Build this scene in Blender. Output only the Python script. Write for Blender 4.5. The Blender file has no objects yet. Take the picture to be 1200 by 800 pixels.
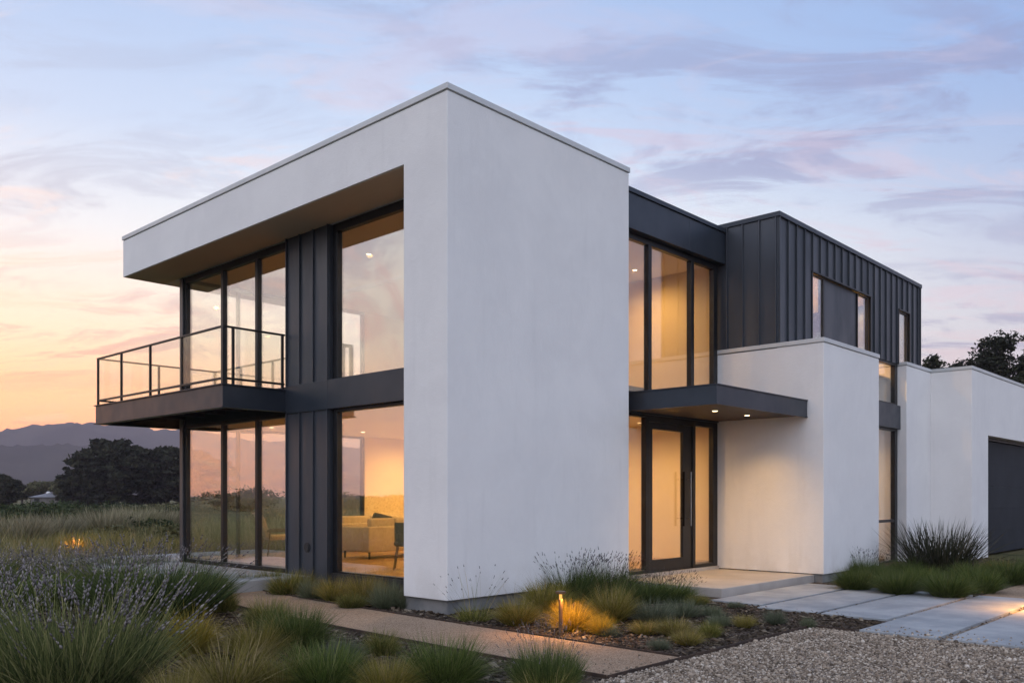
import bpy, bmesh, math, random
import numpy as np
from mathutils import Vector, Matrix, noise as mnoise

random.seed(7)
SC = bpy.context.scene
COL = SC.collection
R_ = math.radians

# ------------------------------------------------------------------ frame of the place
EYE = 1.52                       # eye height of the photographer
F_PX = 1022.0                    # focal length in photo pixels
TH = R_(46.97)                   # the house is turned by this much; u runs along its entrance front, v along its glazed front
CX, CY = -0.825, 11.1            # the stucco corner nearest to the photographer
RU = (math.cos(TH), math.sin(TH))
LV = (-math.sin(TH), math.cos(TH))

def W(u, v, z=0.0):
    return Vector((CX + u * RU[0] + v * LV[0], CY + u * RU[1] + v * LV[1], z))

def UV(x, y):
    dx, dy = x - CX, y - CY
    return dx * RU[0] + dy * RU[1], dx * LV[0] + dy * LV[1]

def G(px, py, z=0.0):            # ground point seen at a photo position
    Y = (EYE - z) * F_PX / (py - 581.0)
    return Vector(((px - 600.0) * Y / F_PX, Y, z))

# ------------------------------------------------------------------ object helpers
def tag(o, label=None, cat=None, group=None, kind=None):
    if label: o['label'] = label
    if cat: o['category'] = cat
    if group: o['group'] = group
    if kind: o['kind'] = kind
    return o

def empty(name, loc=(0, 0, 0), rz=0.0):
    o = bpy.data.objects.new(name, None)
    o.empty_display_size = 0.2
    COL.objects.link(o)
    o.location = loc
    o.rotation_euler = (0, 0, rz)
    return o

class MB:
    """collects boxes, bars, tubes, discs and builds ONE mesh object"""
    def __init__(s):
        s.v, s.f = [], []
    def box(s, x0, x1, y0, y1, z0, z1):
        if x0 > x1: x0, x1 = x1, x0
        if y0 > y1: y0, y1 = y1, y0
        if z0 > z1: z0, z1 = z1, z0
        b = len(s.v)
        s.v += [(x0, y0, z0), (x1, y0, z0), (x1, y1, z0), (x0, y1, z0), (x0, y0, z1), (x1, y0, z1), (x1, y1, z1), (x0, y1, z1)]
        s.f += [tuple(b + i for i in q) for q in ((0, 3, 2, 1), (4, 5, 6, 7), (0, 1, 5, 4), (1, 2, 6, 5), (2, 3, 7, 6), (3, 0, 4, 7))]
        return s
    def prism(s, pts, z0, z1):
        b, n = len(s.v), len(pts)
        s.v += [(p[0], p[1], z0) for p in pts] + [(p[0], p[1], z1) for p in pts]
        s.f.append(tuple(b + i for i in reversed(range(n))))
        s.f.append(tuple(b + n + i for i in range(n)))
        for i in range(n):
            j = (i + 1) % n
            s.f.append((b + i, b + j, b + n + j, b + n + i))
        return s
    def tube(s, pts, rad, sides=8):
        pts = [Vector(p) for p in pts]
        if not isinstance(rad, (list, tuple)): rad = [rad] * len(pts)
        b = len(s.v)
        for i, p in enumerate(pts):
            d = (pts[min(i + 1, len(pts) - 1)] - pts[max(i - 1, 0)]).normalized()
            a = d.orthogonal().normalized() if abs(d.z) < 0.95 else (Vector((1, 0, 0)) - d * d.x).normalized()
            c = d.cross(a)
            for k in range(sides):
                t = 2 * math.pi * k / sides
                s.v.append(tuple(p + (a * math.cos(t) + c * math.sin(t)) * rad[i]))
        n = len(pts)
        for i in range(n - 1):
            for k in range(sides):
                k2 = (k + 1) % sides
                s.f.append((b + i * sides + k, b + i * sides + k2, b + (i + 1) * sides + k2, b + (i + 1) * sides + k))
        s.f.append(tuple(b + k for k in reversed(range(sides))))
        s.f.append(tuple(b + (n - 1) * sides + k for k in range(sides)))
        return s
    def build(s, name, mat, parent=None, bevel=0.0, smooth=False):
        me = bpy.data.meshes.new(name)
        me.from_pydata(s.v, [], s.f)
        bm = bmesh.new(); bm.from_mesh(me)
        bmesh.ops.recalc_face_normals(bm, faces=bm.faces)
        bm.to_mesh(me); bm.free()
        me.materials.append(mat)
        if smooth:
            me.polygons.foreach_set('use_smooth', [True] * len(me.polygons))
        o = bpy.data.objects.new(name, me)
        COL.objects.link(o)
        if parent: o.parent = parent
        if bevel:
            m = o.modifiers.new('edge', 'BEVEL')
            m.width = bevel; m.segments = 2; m.limit_method = 'ANGLE'
        return o

def union(name, boxes, mat, parent, bevel=0.0):
    """one solid out of overlapping boxes, without seams"""
    objs = []
    for b in boxes:
        objs.append(MB().box(*b).build(name, mat))
    for o in objs[1:]:
        m = objs[0].modifiers.new('join', 'BOOLEAN'); m.operation = 'UNION'; m.solver = 'EXACT'; m.object = o
    dg = bpy.context.evaluated_depsgraph_get()
    me = bpy.data.meshes.new_from_object(objs[0].evaluated_get(dg))
    for o in objs: bpy.data.objects.remove(o, do_unlink=True)
    bm = bmesh.new(); bm.from_mesh(me)
    bmesh.ops.dissolve_limit(bm, angle_limit=0.01, verts=bm.verts, edges=bm.edges)
    bm.to_mesh(me); bm.free()
    me.materials.clear(); me.materials.append(mat)
    o = bpy.data.objects.new(name, me); COL.objects.link(o); o.name = name
    if parent: o.parent = parent
    if bevel:
        m = o.modifiers.new('edge', 'BEVEL'); m.width = bevel; m.segments = 2; m.limit_method = 'ANGLE'
    return o

def np_mesh(name, verts, loops, counts, mat, smooth=False):
    """verts (n,3); loops flat vertex indices; counts corners per face"""
    me = bpy.data.meshes.new(name)
    verts = np.asarray(verts, dtype=np.float32)
    loops = np.asarray(loops, dtype=np.int32).ravel()
    counts = np.asarray(counts, dtype=np.int32)
    me.vertices.add(len(verts)); me.vertices.foreach_set('co', verts.ravel())
    me.loops.add(len(loops)); me.loops.foreach_set('vertex_index', loops)
    me.polygons.add(len(counts))
    st = np.zeros(len(counts), dtype=np.int32); st[1:] = np.cumsum(counts)[:-1]
    me.polygons.foreach_set('loop_start', st)
    me.polygons.foreach_set('loop_total', counts)
    if smooth: me.polygons.foreach_set('use_smooth', np.ones(len(counts), dtype=bool))
    me.update(calc_edges=True); me.validate()
    if mat: me.materials.append(mat)
    return me

def link(name, me, parent=None, loc=None, rz=0.0, sc=None):
    o = bpy.data.objects.new(name, me)
    COL.objects.link(o)
    if parent: o.parent = parent
    if loc is not None: o.location = loc
    o.rotation_euler = (0, 0, rz)
    if sc is not None: o.scale = sc
    return o

# ------------------------------------------------------------------ materials
class NT:
    def __init__(s, tree): s.t = tree
    def n(s, typ, **kw):
        nd = s.t.nodes.new(typ)
        for k, v in kw.items():
            if k.startswith('in_'):
                key = k[3:]
                key = int(key) if key.isdigit() else key.replace('_', ' ')
                nd.inputs[key].default_value = v
            else: setattr(nd, k, v)
        return nd
    def l(s, a, b): s.t.links.new(a, b)
    def math(s, op, a, b=None, clamp=False):
        nd = s.n('ShaderNodeMath', operation=op); nd.use_clamp = clamp
        for i, x in enumerate((a, b)):
            if x is None: continue
            if isinstance(x, (int, float)): nd.inputs[i].default_value = x
            else: s.l(x, nd.inputs[i])
        return nd.outputs[0]
    def mapr(s, x, a, b, c=0.0, d=1.0, smooth=True):
        nd = s.n('ShaderNodeMapRange', interpolation_type='SMOOTHSTEP' if smooth else 'LINEAR')
        s.l(x, nd.inputs[0])
        for i, q in enumerate((a, b, c, d)): nd.inputs[i + 1].default_value = q
        return nd.outputs[0]
    def ramp(s, x, stops, interp='LINEAR'):
        nd = s.n('ShaderNodeValToRGB'); cr = nd.color_ramp; cr.interpolation = interp
        while len(cr.elements) > 1: cr.elements.remove(cr.elements[-1])
        cr.elements[0].position = stops[0][0]; cr.elements[0].color = (*stops[0][1], 1)
        for p, c in stops[1:]:
            e = cr.elements.new(p); e.color = (*c, 1)
        s.l(x, nd.inputs[0])
        return nd.outputs[0]
    def mix(s, f, a, b, blend='MIX'):
        nd = s.n('ShaderNodeMix', data_type='RGBA', blend_type=blend)
        for i, x in ((0, f), (6, a), (7, b)):
            if isinstance(x, (int, float)): nd.inputs[i].default_value = x
            elif isinstance(x, tuple): nd.inputs[i].default_value = (*x, 1) if len(x) == 3 else x
            else: s.l(x, nd.inputs[i])
        return nd.outputs[2]
    def noise(s, vec, scale, detail=4, rough=0.55, dist=0.0):
        nd = s.n('ShaderNodeTexNoise')
        nd.inputs['Scale'].default_value = scale; nd.inputs['Detail'].default_value = detail
        nd.inputs['Roughness'].default_value = rough; nd.inputs['Distortion'].default_value = dist
        if vec is not None: s.l(vec, nd.inputs['Vector'])
        return nd.outputs['Fac']
    def mapping(s, vec, scale=(1, 1, 1), rot=(0, 0, 0), loc=(0, 0, 0)):
        nd = s.n('ShaderNodeMapping')
        s.l(vec, nd.inputs[0]); nd.inputs['Location'].default_value = loc
        nd.inputs['Rotation'].default_value = rot; nd.inputs['Scale'].default_value = scale
        return nd.outputs[0]

def new_mat(name):
    m = bpy.data.materials.new(name); m.use_nodes = True
    t = m.node_tree; t.nodes.clear()
    k = NT(t)
    out = k.n('ShaderNodeOutputMaterial')
    return m, k, out

def principled(k, out, rough=0.6, metal=0.0, spec=0.5):
    p = k.n('ShaderNodeBsdfPrincipled')
    p.inputs['Roughness'].default_value = rough; p.inputs['Metallic'].default_value = metal
    p.inputs['Specular IOR Level'].default_value = spec
    k.l(p.outputs[0], out.inputs['Surface'])
    return p

def surf(name, c1, c2, scale=4.0, rough=0.7, metal=0.0, spec=0.4, bump=0.0, bscale=60.0, stretch=(1, 1, 1), detail=5, lo=0.35, hi=0.65, speck=None, roughvar=0.0):
    """two-tone mottled surface with fine bump, all in object coordinates (metres)"""
    m, k, out = new_mat(name)
    p = principled(k, out, rough, metal, spec)
    tc = k.n('ShaderNodeTexCoord').outputs['Object']
    vec = k.mapping(tc, stretch)
    nz = k.noise(vec, scale, detail, 0.6)
    col = k.mix(k.mapr(nz, lo, hi), c1, c2)
    if speck:
        n2 = k.noise(tc, speck[0], 2, 0.5)
        col = k.mix(k.mapr(n2, speck[1], speck[1] + 0.12), col, speck[2])
    k.l(col, p.inputs['Base Color'])
    if roughvar:
        k.l(k.mapr(k.noise(vec, scale * 2.3, 3), 0.3, 0.7, rough - roughvar, rough + roughvar), p.inputs['Roughness'])
    if bump:
        b = k.n('ShaderNodeBump'); b.inputs['Strength'].default_value = bump; b.inputs['Distance'].default_value = 0.01
        k.l(k.noise(tc, bscale, 3, 0.6), b.inputs['Height']); k.l(b.outputs[0], p.inputs['Normal'])
    return m

def island_mat(name, stops, rough=0.7, spec=0.25, trans=0.0, patch=None):
    """plants, stones: every island (blade, leaf, pebble) its own shade"""
    m, k, out = new_mat(name)
    p = principled(k, out, rough, 0, spec)
    g = k.n('ShaderNodeNewGeometry')
    col = k.ramp(g.outputs['Random Per Island'], stops)
    oi = k.n('ShaderNodeObjectInfo')
    col = k.mix(1.0, col, k.ramp(oi.outputs['Random'], [(0, (0.8, 0.82, 0.8)), (0.5, (1.0, 0.97, 0.9)), (1, (1.15, 1.15, 1.0))]), 'MULTIPLY')
    if patch:
        tc = k.n('ShaderNodeTexCoord').outputs['Object']
        col = k.mix(k.mapr(k.noise(tc, patch[0], 3), 0.4, 0.62), col, k.mix(1.0, col, patch[1], 'MULTIPLY'))
    k.l(col, p.inputs['Base Color'])
    if trans:
        tr = k.n('ShaderNodeBsdfTranslucent'); k.l(col, tr.inputs[0])
        mx = k.n('ShaderNodeMixShader'); mx.inputs[0].default_value = trans
        k.l(p.outputs[0], mx.inputs[1]); k.l(tr.outputs[0], mx.inputs[2]); k.l(mx.outputs[0], out.inputs['Surface'])
    return m

def glass_mat(name, base, tint, gain=0.8):
    """coated flat glazing: part mirror, part clear"""
    m, k, out = new_mat(name)
    g = k.n('ShaderNodeNewGeometry')
    dt = k.n('ShaderNodeVectorMath', operation='DOT_PRODUCT'); k.l(g.outputs['Incoming'], dt.inputs[0]); k.l(g.outputs['Normal'], dt.inputs[1])
    graze = k.math('POWER', k.math('SUBTRACT', 1.0, k.math('ABSOLUTE', dt.outputs['Value']), True), 4.0)
    fac = k.math('ADD', k.math('MULTIPLY', graze, gain), base, True)
    tr = k.n('ShaderNodeBsdfTransparent'); tr.inputs[0].default_value = (*tint, 1)
    gl = k.n('ShaderNodeBsdfGlossy'); gl.inputs['Roughness'].default_value = 0.0; gl.inputs[0].default_value = (0.97, 0.98, 0.97, 1)
    mx = k.n('ShaderNodeMixShader')
    k.l(fac, mx.inputs[0]); k.l(tr.outputs[0], mx.inputs[1]); k.l(gl.outputs[0], mx.inputs[2]); k.l(mx.outputs[0], out.inputs['Surface'])
    return m

def emit_mat(name, col, strength):
    m, k, out = new_mat(name)
    e = k.n('ShaderNodeEmission'); e.inputs[0].default_value = (*col, 1); e.inputs[1].default_value = strength
    k.l(e.outputs[0], out.inputs['Surface'])
    return m

def stucco_mat():
    m, k, out = new_mat('white stucco')
    p = principled(k, out, 0.92, 0, 0.15)
    tc = k.n('ShaderNodeTexCoord').outputs['Object']
    big = k.noise(tc, 0.9, 6, 0.65, 0.4)
    streak = k.noise(k.mapping(tc, (5, 5, 0.45)), 1.0, 5, 0.6)
    trowel = k.noise(k.mapping(tc, (3, 3, 2)), 2.2, 6, 0.7, 1.2)
    col = k.mix(k.mapr(big, 0.3, 0.7), (0.735, 0.735, 0.735), (0.79, 0.79, 0.785))
    col = k.mix(k.mapr(streak, 0.54, 0.78, 0.0, 0.4), col, (0.66, 0.66, 0.66))
    col = k.mix(k.mapr(trowel, 0.5, 0.75, 0.0, 0.4), col, (0.82, 0.82, 0.815))
    sep = k.n('ShaderNodeSeparateXYZ'); k.l(tc, sep.inputs[0])
    splash = k.math('MULTIPLY', k.mapr(sep.outputs[2], 0.2, 0.75, 1.0, 0.0), k.mapr(k.noise(k.mapping(tc, (2, 2, 1)), 1.6, 4), 0.4, 0.65))
    col = k.mix(k.math('MULTIPLY', splash, 0.25), col, (0.48, 0.45, 0.41))
    k.l(col, p.inputs['Base Color'])
    b = k.n('ShaderNodeBump'); b.inputs['Strength'].default_value = 0.55; b.inputs['Distance'].default_value = 0.007
    h = k.math('ADD', k.noise(tc, 85, 4, 0.7), k.math('MULTIPLY', trowel, 1.5))
    k.l(h, b.inputs['Height']); k.l(b.outputs[0], p.inputs['Normal'])
    return m

def wood_mat(name, c1, c2, plank=0.14, rough=0.35):
    m, k, out = new_mat(name)
    p = principled(k, out, rough, 0, 0.5)
    tc = k.n('ShaderNodeTexCoord').outputs['Object']
    br = k.n('ShaderNodeTexBrick'); br.offset = 0.37
    k.l(tc, br.inputs['Vector'])
    br.inputs['Color1'].default_value = (*c1, 1); br.inputs['Color2'].default_value = (*c2, 1)
    br.inputs['Mortar'].default_value = (c1[0] * 0.3, c1[1] * 0.3, c1[2] * 0.3, 1)
    br.inputs['Scale'].default_value = 1.0; br.inputs['Mortar Size'].default_value = 0.003
    br.inputs['Brick Width'].default_value = 1.6; br.inputs['Row Height'].default_value = plank
    grain = k.noise(k.mapping(tc, (2, 40, 2)), 1.0, 5, 0.6)
    k.l(k.mix(k.mapr(grain, 0.4, 0.7, 0, 0.4), br.outputs[0], tuple(x * 0.6 for x in c1)), p.inputs['Base Color'])
    return m

M = {}
M['stucco'] = stucco_mat()
M['plinth'] = surf('grey concrete', (0.16, 0.165, 0.17), (0.24, 0.24, 0.235), 3.0, 0.85, bump=0.3, bscale=40)
M['coping'] = surf('light metal coping', (0.52, 0.54, 0.545), (0.58, 0.595, 0.60), 1.5, 0.5, 0.1, 0.5)
M['cladding'] = surf('dark zinc cladding', (0.036, 0.044, 0.056), (0.053, 0.061, 0.075), 1.1, 0.42, 0.2, 0.5, stretch=(1, 1, 0.25), roughvar=0.08)
M['fascia'] = surf('dark painted steel', (0.026, 0.034, 0.047), (0.034, 0.043, 0.057), 1.4, 0.38, 0.25, 0.5, roughvar=0.05)
M['frame'] = surf('black anodised frame', (0.007, 0.0075, 0.009), (0.012, 0.013, 0.015), 3, 0.4, 0.2, 0.5)
M['postgrey'] = surf('grey metal post', (0.075, 0.076, 0.08), (0.095, 0.095, 0.10), 2, 0.42, 0.4, 0.5)
M['entryglass'] = glass_mat('entrance glass', 0.10, (0.98, 0.98, 0.965), 0.9)
M['gardenglass'] = glass_mat('coated garden glass', 0.34, (0.97, 0.98, 0.965), 0.9)
M['glass'] = glass_mat('window glass', 0.27, (0.97, 0.98, 0.965), 0.9)
M['railglass'] = glass_mat('railing glass', 0.04, (0.965, 0.98, 0.97), 0.6)
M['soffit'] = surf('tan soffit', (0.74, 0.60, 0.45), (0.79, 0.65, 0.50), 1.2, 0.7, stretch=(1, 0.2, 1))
M['under'] = surf('dark steel underside', (0.02, 0.02, 0.022), (0.03, 0.03, 0.032), 2, 0.6, 0.2)
M['garage'] = surf('charcoal garage door', (0.014, 0.019, 0.027), (0.020, 0.026, 0.035), 1.2, 0.65, 0.0, 0.2)
M['inwall'] = surf('interior plaster', (0.74, 0.63, 0.44), (0.78, 0.67, 0.48), 1.0, 0.9)
M['inceil'] = surf('interior ceiling', (0.76, 0.70, 0.60), (0.79, 0.73, 0.63), 1.0, 0.9)
M['woodfloor'] = wood_mat('oak floor', (0.36, 0.22, 0.11), (0.45, 0.28, 0.15))
M['bulb'] = emit_mat('downlight lens', (1.0, 0.74, 0.40), 7.0)
M['steel'] = surf('brushed steel', (0.20, 0.20, 0.20), (0.26, 0.26, 0.26), 20, 0.35, 1.0)
M['slab'] = surf('paving concrete', (0.225, 0.25, 0.275), (0.325, 0.352, 0.375), 1.6, 0.78, bump=0.15, bscale=70, detail=8, speck=(160, 0.62, (0.2, 0.2, 0.2)))
M['porch'] = surf('porch concrete', (0.34, 0.315, 0.29), (0.42, 0.39, 0.36), 1.3, 0.7, bump=0.12, bscale=60, detail=7)
# ================================================================== the setting
def in_house_frame(o):
    o.location = (CX, CY, 0); o.rotation_euler = (0, 0, TH); return o

def grass_ground_mat():
    m, k, out = new_mat('meadow ground')
    p = principled(k, out, 0.95, 0, 0.1)
    tc = k.n('ShaderNodeTexCoord').outputs['Object']
    a = k.noise(tc, 0.12, 5, 0.6); b = k.noise(tc, 1.7, 6, 0.7)
    col = k.mix(k.mapr(a, 0.38, 0.62), (0.075, 0.078, 0.032), (0.13, 0.112, 0.052))
    col = k.mix(k.mapr(b, 0.42, 0.7, 0, 0.8), col, (0.040, 0.050, 0.020))
    k.l(col, p.inputs['Base Color'])
    bp = k.n('ShaderNodeBump'); bp.inputs['Strength'].default_value = 0.8; bp.inputs['Distance'].default_value = 0.08
    k.l(b, bp.inputs['Height']); k.l(bp.outputs[0], p.inputs['Normal'])
    return m

def granular_mat(name, stops, scale, mott, bump, rough=0.9, dist=0.01):
    """fine aggregate: voronoi grains of many shades, broad mottling"""
    m, k, out = new_mat(name)
    p = principled(k, out, rough, 0, 0.15)
    tc = k.n('ShaderNodeTexCoord').outputs['Object']
    vo = k.n('ShaderNodeTexVoronoi'); vo.inputs['Scale'].default_value = scale; k.l(tc, vo.inputs['Vector'])
    sep = k.n('ShaderNodeSeparateColor'); k.l(vo.outputs['Color'], sep.inputs[0])
    col = k.ramp(sep.outputs[0], stops)
    big = k.noise(tc, 0.8, 6, 0.65)
    col = k.mix(1.0, col, k.ramp(big, [(0.3, mott[0]), (0.7, mott[1])]), 'MULTIPLY')
    k.l(col, p.inputs['Base Color'])
    bp = k.n('ShaderNodeBump'); bp.inputs['Strength'].default_value = bump; bp.inputs['Distance'].default_value = dist; bp.invert = True
    k.l(vo.outputs['Distance'], bp.inputs['Height']); k.l(bp.outputs[0], p.inputs['Normal'])
    return m

M['meadow'] = grass_ground_mat()
M['mulch'] = granular_mat('bark mulch', [(0, (0.022, 0.017, 0.014)), (0.45, (0.055, 0.042, 0.034)), (0.8, (0.10, 0.08, 0.065)), (1, (0.17, 0.145, 0.125))], 38, ((0.7, 0.7, 0.7), (1.15, 1.1, 1.05)), 1.0, dist=0.02)
M['granite'] = granular_mat('decomposed granite', [(0, (0.17, 0.115, 0.075)), (0.5, (0.29, 0.215, 0.15)), (1, (0.42, 0.33, 0.25))], 110, ((0.78, 0.76, 0.74), (1.1, 1.08, 1.05)), 0.5, dist=0.006)
M['gravelbed'] = granular_mat('gravel bed', [(0, (0.11, 0.09, 0.07)), (0.5, (0.23, 0.19, 0.155)), (1, (0.38, 0.33, 0.28))], 45, ((0.85, 0.85, 0.85), (1.1, 1.1, 1.1)), 1.0, dist=0.02)
M['edging'] = surf('rusty steel edging', (0.03, 0.02, 0.016), (0.06, 0.038, 0.026), 8, 0.8)
M['pebble'] = island_mat('gravel pebbles', [(0, (0.074, 0.056, 0.042)), (0.25, (0.195, 0.152, 0.116)), (0.6, (0.344, 0.278, 0.220)), (0.85, (0.465, 0.394, 0.328)), (1, (0.614, 0.557, 0.499))], 0.75, 0.3)
M['chip'] = island_mat('bark chips', [(0, (0.02, 0.015, 0.012)), (0.5, (0.055, 0.042, 0.033)), (0.85, (0.11, 0.086, 0.07)), (1, (0.22, 0.19, 0.165))], 0.9, 0.15)
M['hill'] = surf('wooded hillside', (0.030, 0.032, 0.026), (0.055, 0.052, 0.04), 0.012, 1.0, spec=0.0, detail=8)

# ground sheet out to the horizon
mb = MB(); mb.v = [(-3000, -400, -0.05), (3000, -400, -0.05), (3000, 3000, -0.05), (-3000, 3000, -0.05)]; mb.f = [(0, 1, 2, 3)]
tag(mb.build('ground', M['meadow']), kind='structure')

def sheet(name, pts, z, mat, thick=0.03):
    o = MB().prism(pts, z - thick, z).build(name, mat)
    in_house_frame(o); tag(o, kind='structure'); return o

# planting beds (bark mulch)
sheet('planting_bed', [(-7.5, -3.8), (2.2, -3.8), (2.2, -4.325), (3.31, -4.325), (3.31, -3.42), (3.62, -3.42), (3.62, -1.55), (4.13, -1.55), (4.13, 0.4), (0.85, 0.4), (0.85, 3.3), (-7.5, 3.3)], 0.0, M['mulch'])
sheet('planting_bed', [(-7.5, 3.3), (-1.15, 3.3), (-1.15, 11.5), (-7.5, 11.5)], -0.002, M['mulch'])
sheet('planting_bed', [(6.95, -4.32), (24.5, -4.32), (24.5, -3.2), (15.9, -3.2), (15.9, 0.3), (6.95, 0.3)], 0.0, M['mulch'])
# gravel court
sheet('gravel_court', [(-9, -14), (2.25, -14), (2.25, -3.815), (-9, -3.815)], 0.0, M['gravelbed'], 0.035)
sheet('gravel_joints', [(2.26, -14), (6.93, -14), (6.93, -1.58), (3.635, -1.58), (3.635, -3.41), (3.315, -3.41), (3.315, -4.33), (2.26, -4.33)], -0.012, M['gravelbed'], 0.035)
# tan granite drive and garden path
sheet('driveway', [(6.94, -14), (40, -14), (40, -3.2), (24.51, -3.2), (24.51, -4.335), (6.94, -4.335)], 0.004, M['granite'])
path_pts_far = [(-0.51, -3.76), (-0.47, -2.0), (-0.42, 0), (-0.30, 2.4), (-0.12, 4.2)]
path_pts_near = [(-1.15, 4.2), (-1.42, 2.4), (-1.58, 0), (-1.66, -2.0), (-1.68, -3.79)]
sheet('garden_path', path_pts_far + path_pts_near, 0.014, M['granite'])
# concrete terrace in front of the sliding doors
o = MB().box(-1.1, 0.80, 4.205, 11.4, -0.05, 0.19).box(0.80, 4.2, 8.985, 11.4, -0.05, 0.19).build('terrace', M['slab'], bevel=0.01)
in_house_frame(o); tag(o, kind='structure')

# steel edging strips beside path and gravel
def edging(pts, label):
    mb = MB()
    for (a, b) in zip(pts[:-1], pts[1:]):
        a, b = Vector((*a, 0)), Vector((*b, 0)); d = (b - a).normalized(); n = Vector((-d.y, d.x, 0)) * 0.006
        q = [a - n, b - n, b + n, a + n]
        mb.prism([(p.x, p.y) for p in q], -0.04, 0.032)
    o = mb.build('steel_edging', M['edging']); in_house_frame(o)
    tag(o, label, 'edging', 'steel edging strips along the path and gravel')
edging([(-0.5, -3.79), (-0.455, -2.0), (-0.405, 0), (-0.285, 2.4), (-0.11, 4.19)], 'rusty steel edging between the tan path and the bed along the house')
edging([(-1.165, 4.2), (-1.435, 2.4), (-1.595, 0), (-1.675, -2.0), (-1.70, -3.79)], 'rusty steel edging between the tan path and the lavender bed in front')
edging([(-1.70, -3.807), (2.2, -3.807), (2.2, -4.32)], 'rusty steel edging between the pale gravel and the planting bed')

# paving slabs leading to the porch: one slab per strip, gravel joints between
slab_rows = [(3.64, 6.9, -1.66, -2.46, 'concrete paving slab right against the porch step'),
             (3.36, 6.9, -2.54, -3.36, 'second concrete paving slab from the porch step'),
             (3.33, 6.9, -3.44, -4.26, 'third concrete paving slab from the porch, at the corner of the grass bed'),
             (2.28, 6.9, -4.34, -5.16, 'fourth concrete paving slab from the porch, the first that reaches into the gravel'),
             (2.28, 6.9, -5.26, -6.08, 'concrete paving slab nearest the photographer, cut by the right edge'),
             (2.28, 6.9, -6.18, -7.0, 'concrete paving slab beside the gravel just outside the right edge')]
for (u0, u1, v1, v0, lab) in slab_rows:
    o = MB().box(u0, u1, v0, v1, -0.06, 0.022).build('paving_slab', M['slab'], bevel=0.006)
    in_house_frame(o); tag(o, lab, 'paving slab', 'concrete paving slabs leading to the porch')

# pebbles lying on the gravel court, chips on the beds (nobody could count them)
def icos():
    bm = bmesh.new(); bmesh.ops.create_icosphere(bm, subdivisions=1, radius=1.0)
    v = np.array([q.co[:] for q in bm.verts]); f = np.array([[q.index for q in p.verts] for p in bm.faces]); bm.free(); return v, f

def scatter(name, pos, tv, tf, scales, rng, mat, tilt=0.5):
    n = len(pos)
    a = rng.uniform(0, 2 * np.pi, n); b = rng.normal(0, tilt, n); c = rng.normal(0, tilt, n)
    ca, sa, cb, sb, cc, sc = np.cos(a), np.sin(a), np.cos(b), np.sin(b), np.cos(c), np.sin(c)
    v = tv[None, :, :] * scales[:, None, :]
    v = v * (1 + rng.normal(0, 0.10, v.shape))
    x, y, z = v[..., 0], v[..., 1], v[..., 2]
    y, z = y * cb[:, None] - z * sb[:, None], y * sb[:, None] + z * cb[:, None]
    x, z = x * cc[:, None] + z * sc[:, None], -x * sc[:, None] + z * cc[:, None]
    x, y = x * ca[:, None] - y * sa[:, None], x * sa[:, None] + y * ca[:, None]
    v = np.stack([x, y, z], -1) + pos[:, None, :]
    f = tf[None] + (np.arange(n) * len(tv))[:, None, None]
    return np_mesh(name, v.reshape(-1, 3), f.reshape(-1), np.full(n * len(tf), tf.shape[1]), mat)

rng = np.random.default_rng(3)
tv, tf = icos()
u = rng.uniform(-3.4, 2.24, 58000); v = -3.83 - 4.2 * rng.random(58000) ** 1.25
keep = np.ones(len(u), bool)
u2 = rng.uniform(2.3, 6.9, 9000); v2 = rng.uniform(-7.2, -1.6, 9000)
edges = [-1.62, -2.5, -3.4, -4.3, -5.21, -6.13]
k2 = np.zeros(len(u2), bool)
for e in edges: k2 |= np.abs(v2 - e) < 0.038
k2 &= (u2 > np.where(v2 > -4.32, np.where(v2 > -2.6, 3.66, 3.36), 2.3))
u = np.concatenate([u, u2[k2]]); v = np.concatenate([v, v2[k2]])
zb = np.where(v > -3.82, -0.006, 0.0)
# stones kicked onto the slabs and the end of the path
us, vs_ = 2.3 + 0.5 * rng.random(130) ** 2.5, rng.uniform(-6.0, -4.36, 130)
ue, ve = rng.uniform(-1.66, -0.52, 60), -3.78 + 0.5 * rng.random(60) ** 2.2
u = np.concatenate([u, us, ue]); v = np.concatenate([v, vs_, ve]); zb = np.concatenate([zb, np.full(130, 0.022), np.full(60, 0.014)])
s = rng.lognormal(math.log(0.0082), 0.38, len(u))
pos = np.stack([u, v, zb + s * 0.35], -1)
me = scatter('gravel', pos, tv, tf, s[:, None] * rng.uniform([0.8, 0.8, 0.45], [1.3, 1.1, 0.8], (len(u), 3)), rng, M['pebble'])
o = in_house_frame(link('gravel', me)); tag(o, 'loose pale pebbles covering the gravel court', 'gravel', kind='stuff'); o.rotation_euler = (0, 0, TH)

bx = np.array([[x, y, z] for x in (-1, 1) for y in (-1, 1) for z in (-1, 1)], float)
bf = np.array([[0, 1, 3, 2], [4, 6, 7, 5], [0, 4, 5, 1], [2, 3, 7, 6], [0, 2, 6, 4], [1, 5, 7, 3]])
def on_bed(u, v):
    a = (u < -1.72 - 0.02 * v * 0) & (v > -3.78) & (u > -6)
    a &= ~((u > -1.72) & (u < -0.1))
    b = (u > -0.44) & (u < 3.6) & (v < -0.02) & (v > -3.78)
    c = (u > -0.25) & (u < 0.82) & (v >= 0) & (v < 4.0)
    d = (u > 2.25) & (u < 3.24) & (v > -4.28) & (v < -3.7)
    e = (u > 6.97) & (u < 16) & (v > -4.3) & (v < -1.9)
    return a | b | c | d | e
uu = rng.uniform(-5, 16, 150000); vv = rng.uniform(-4.4, 7.5, 150000)
kk = on_bed(uu, vv) & ((uu < 4) | (rng.random(len(uu)) < 0.4)); uu, vv = uu[kk][:30000], vv[kk][:30000]
s = rng.lognormal(math.log(0.016), 0.4, len(uu))
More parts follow.
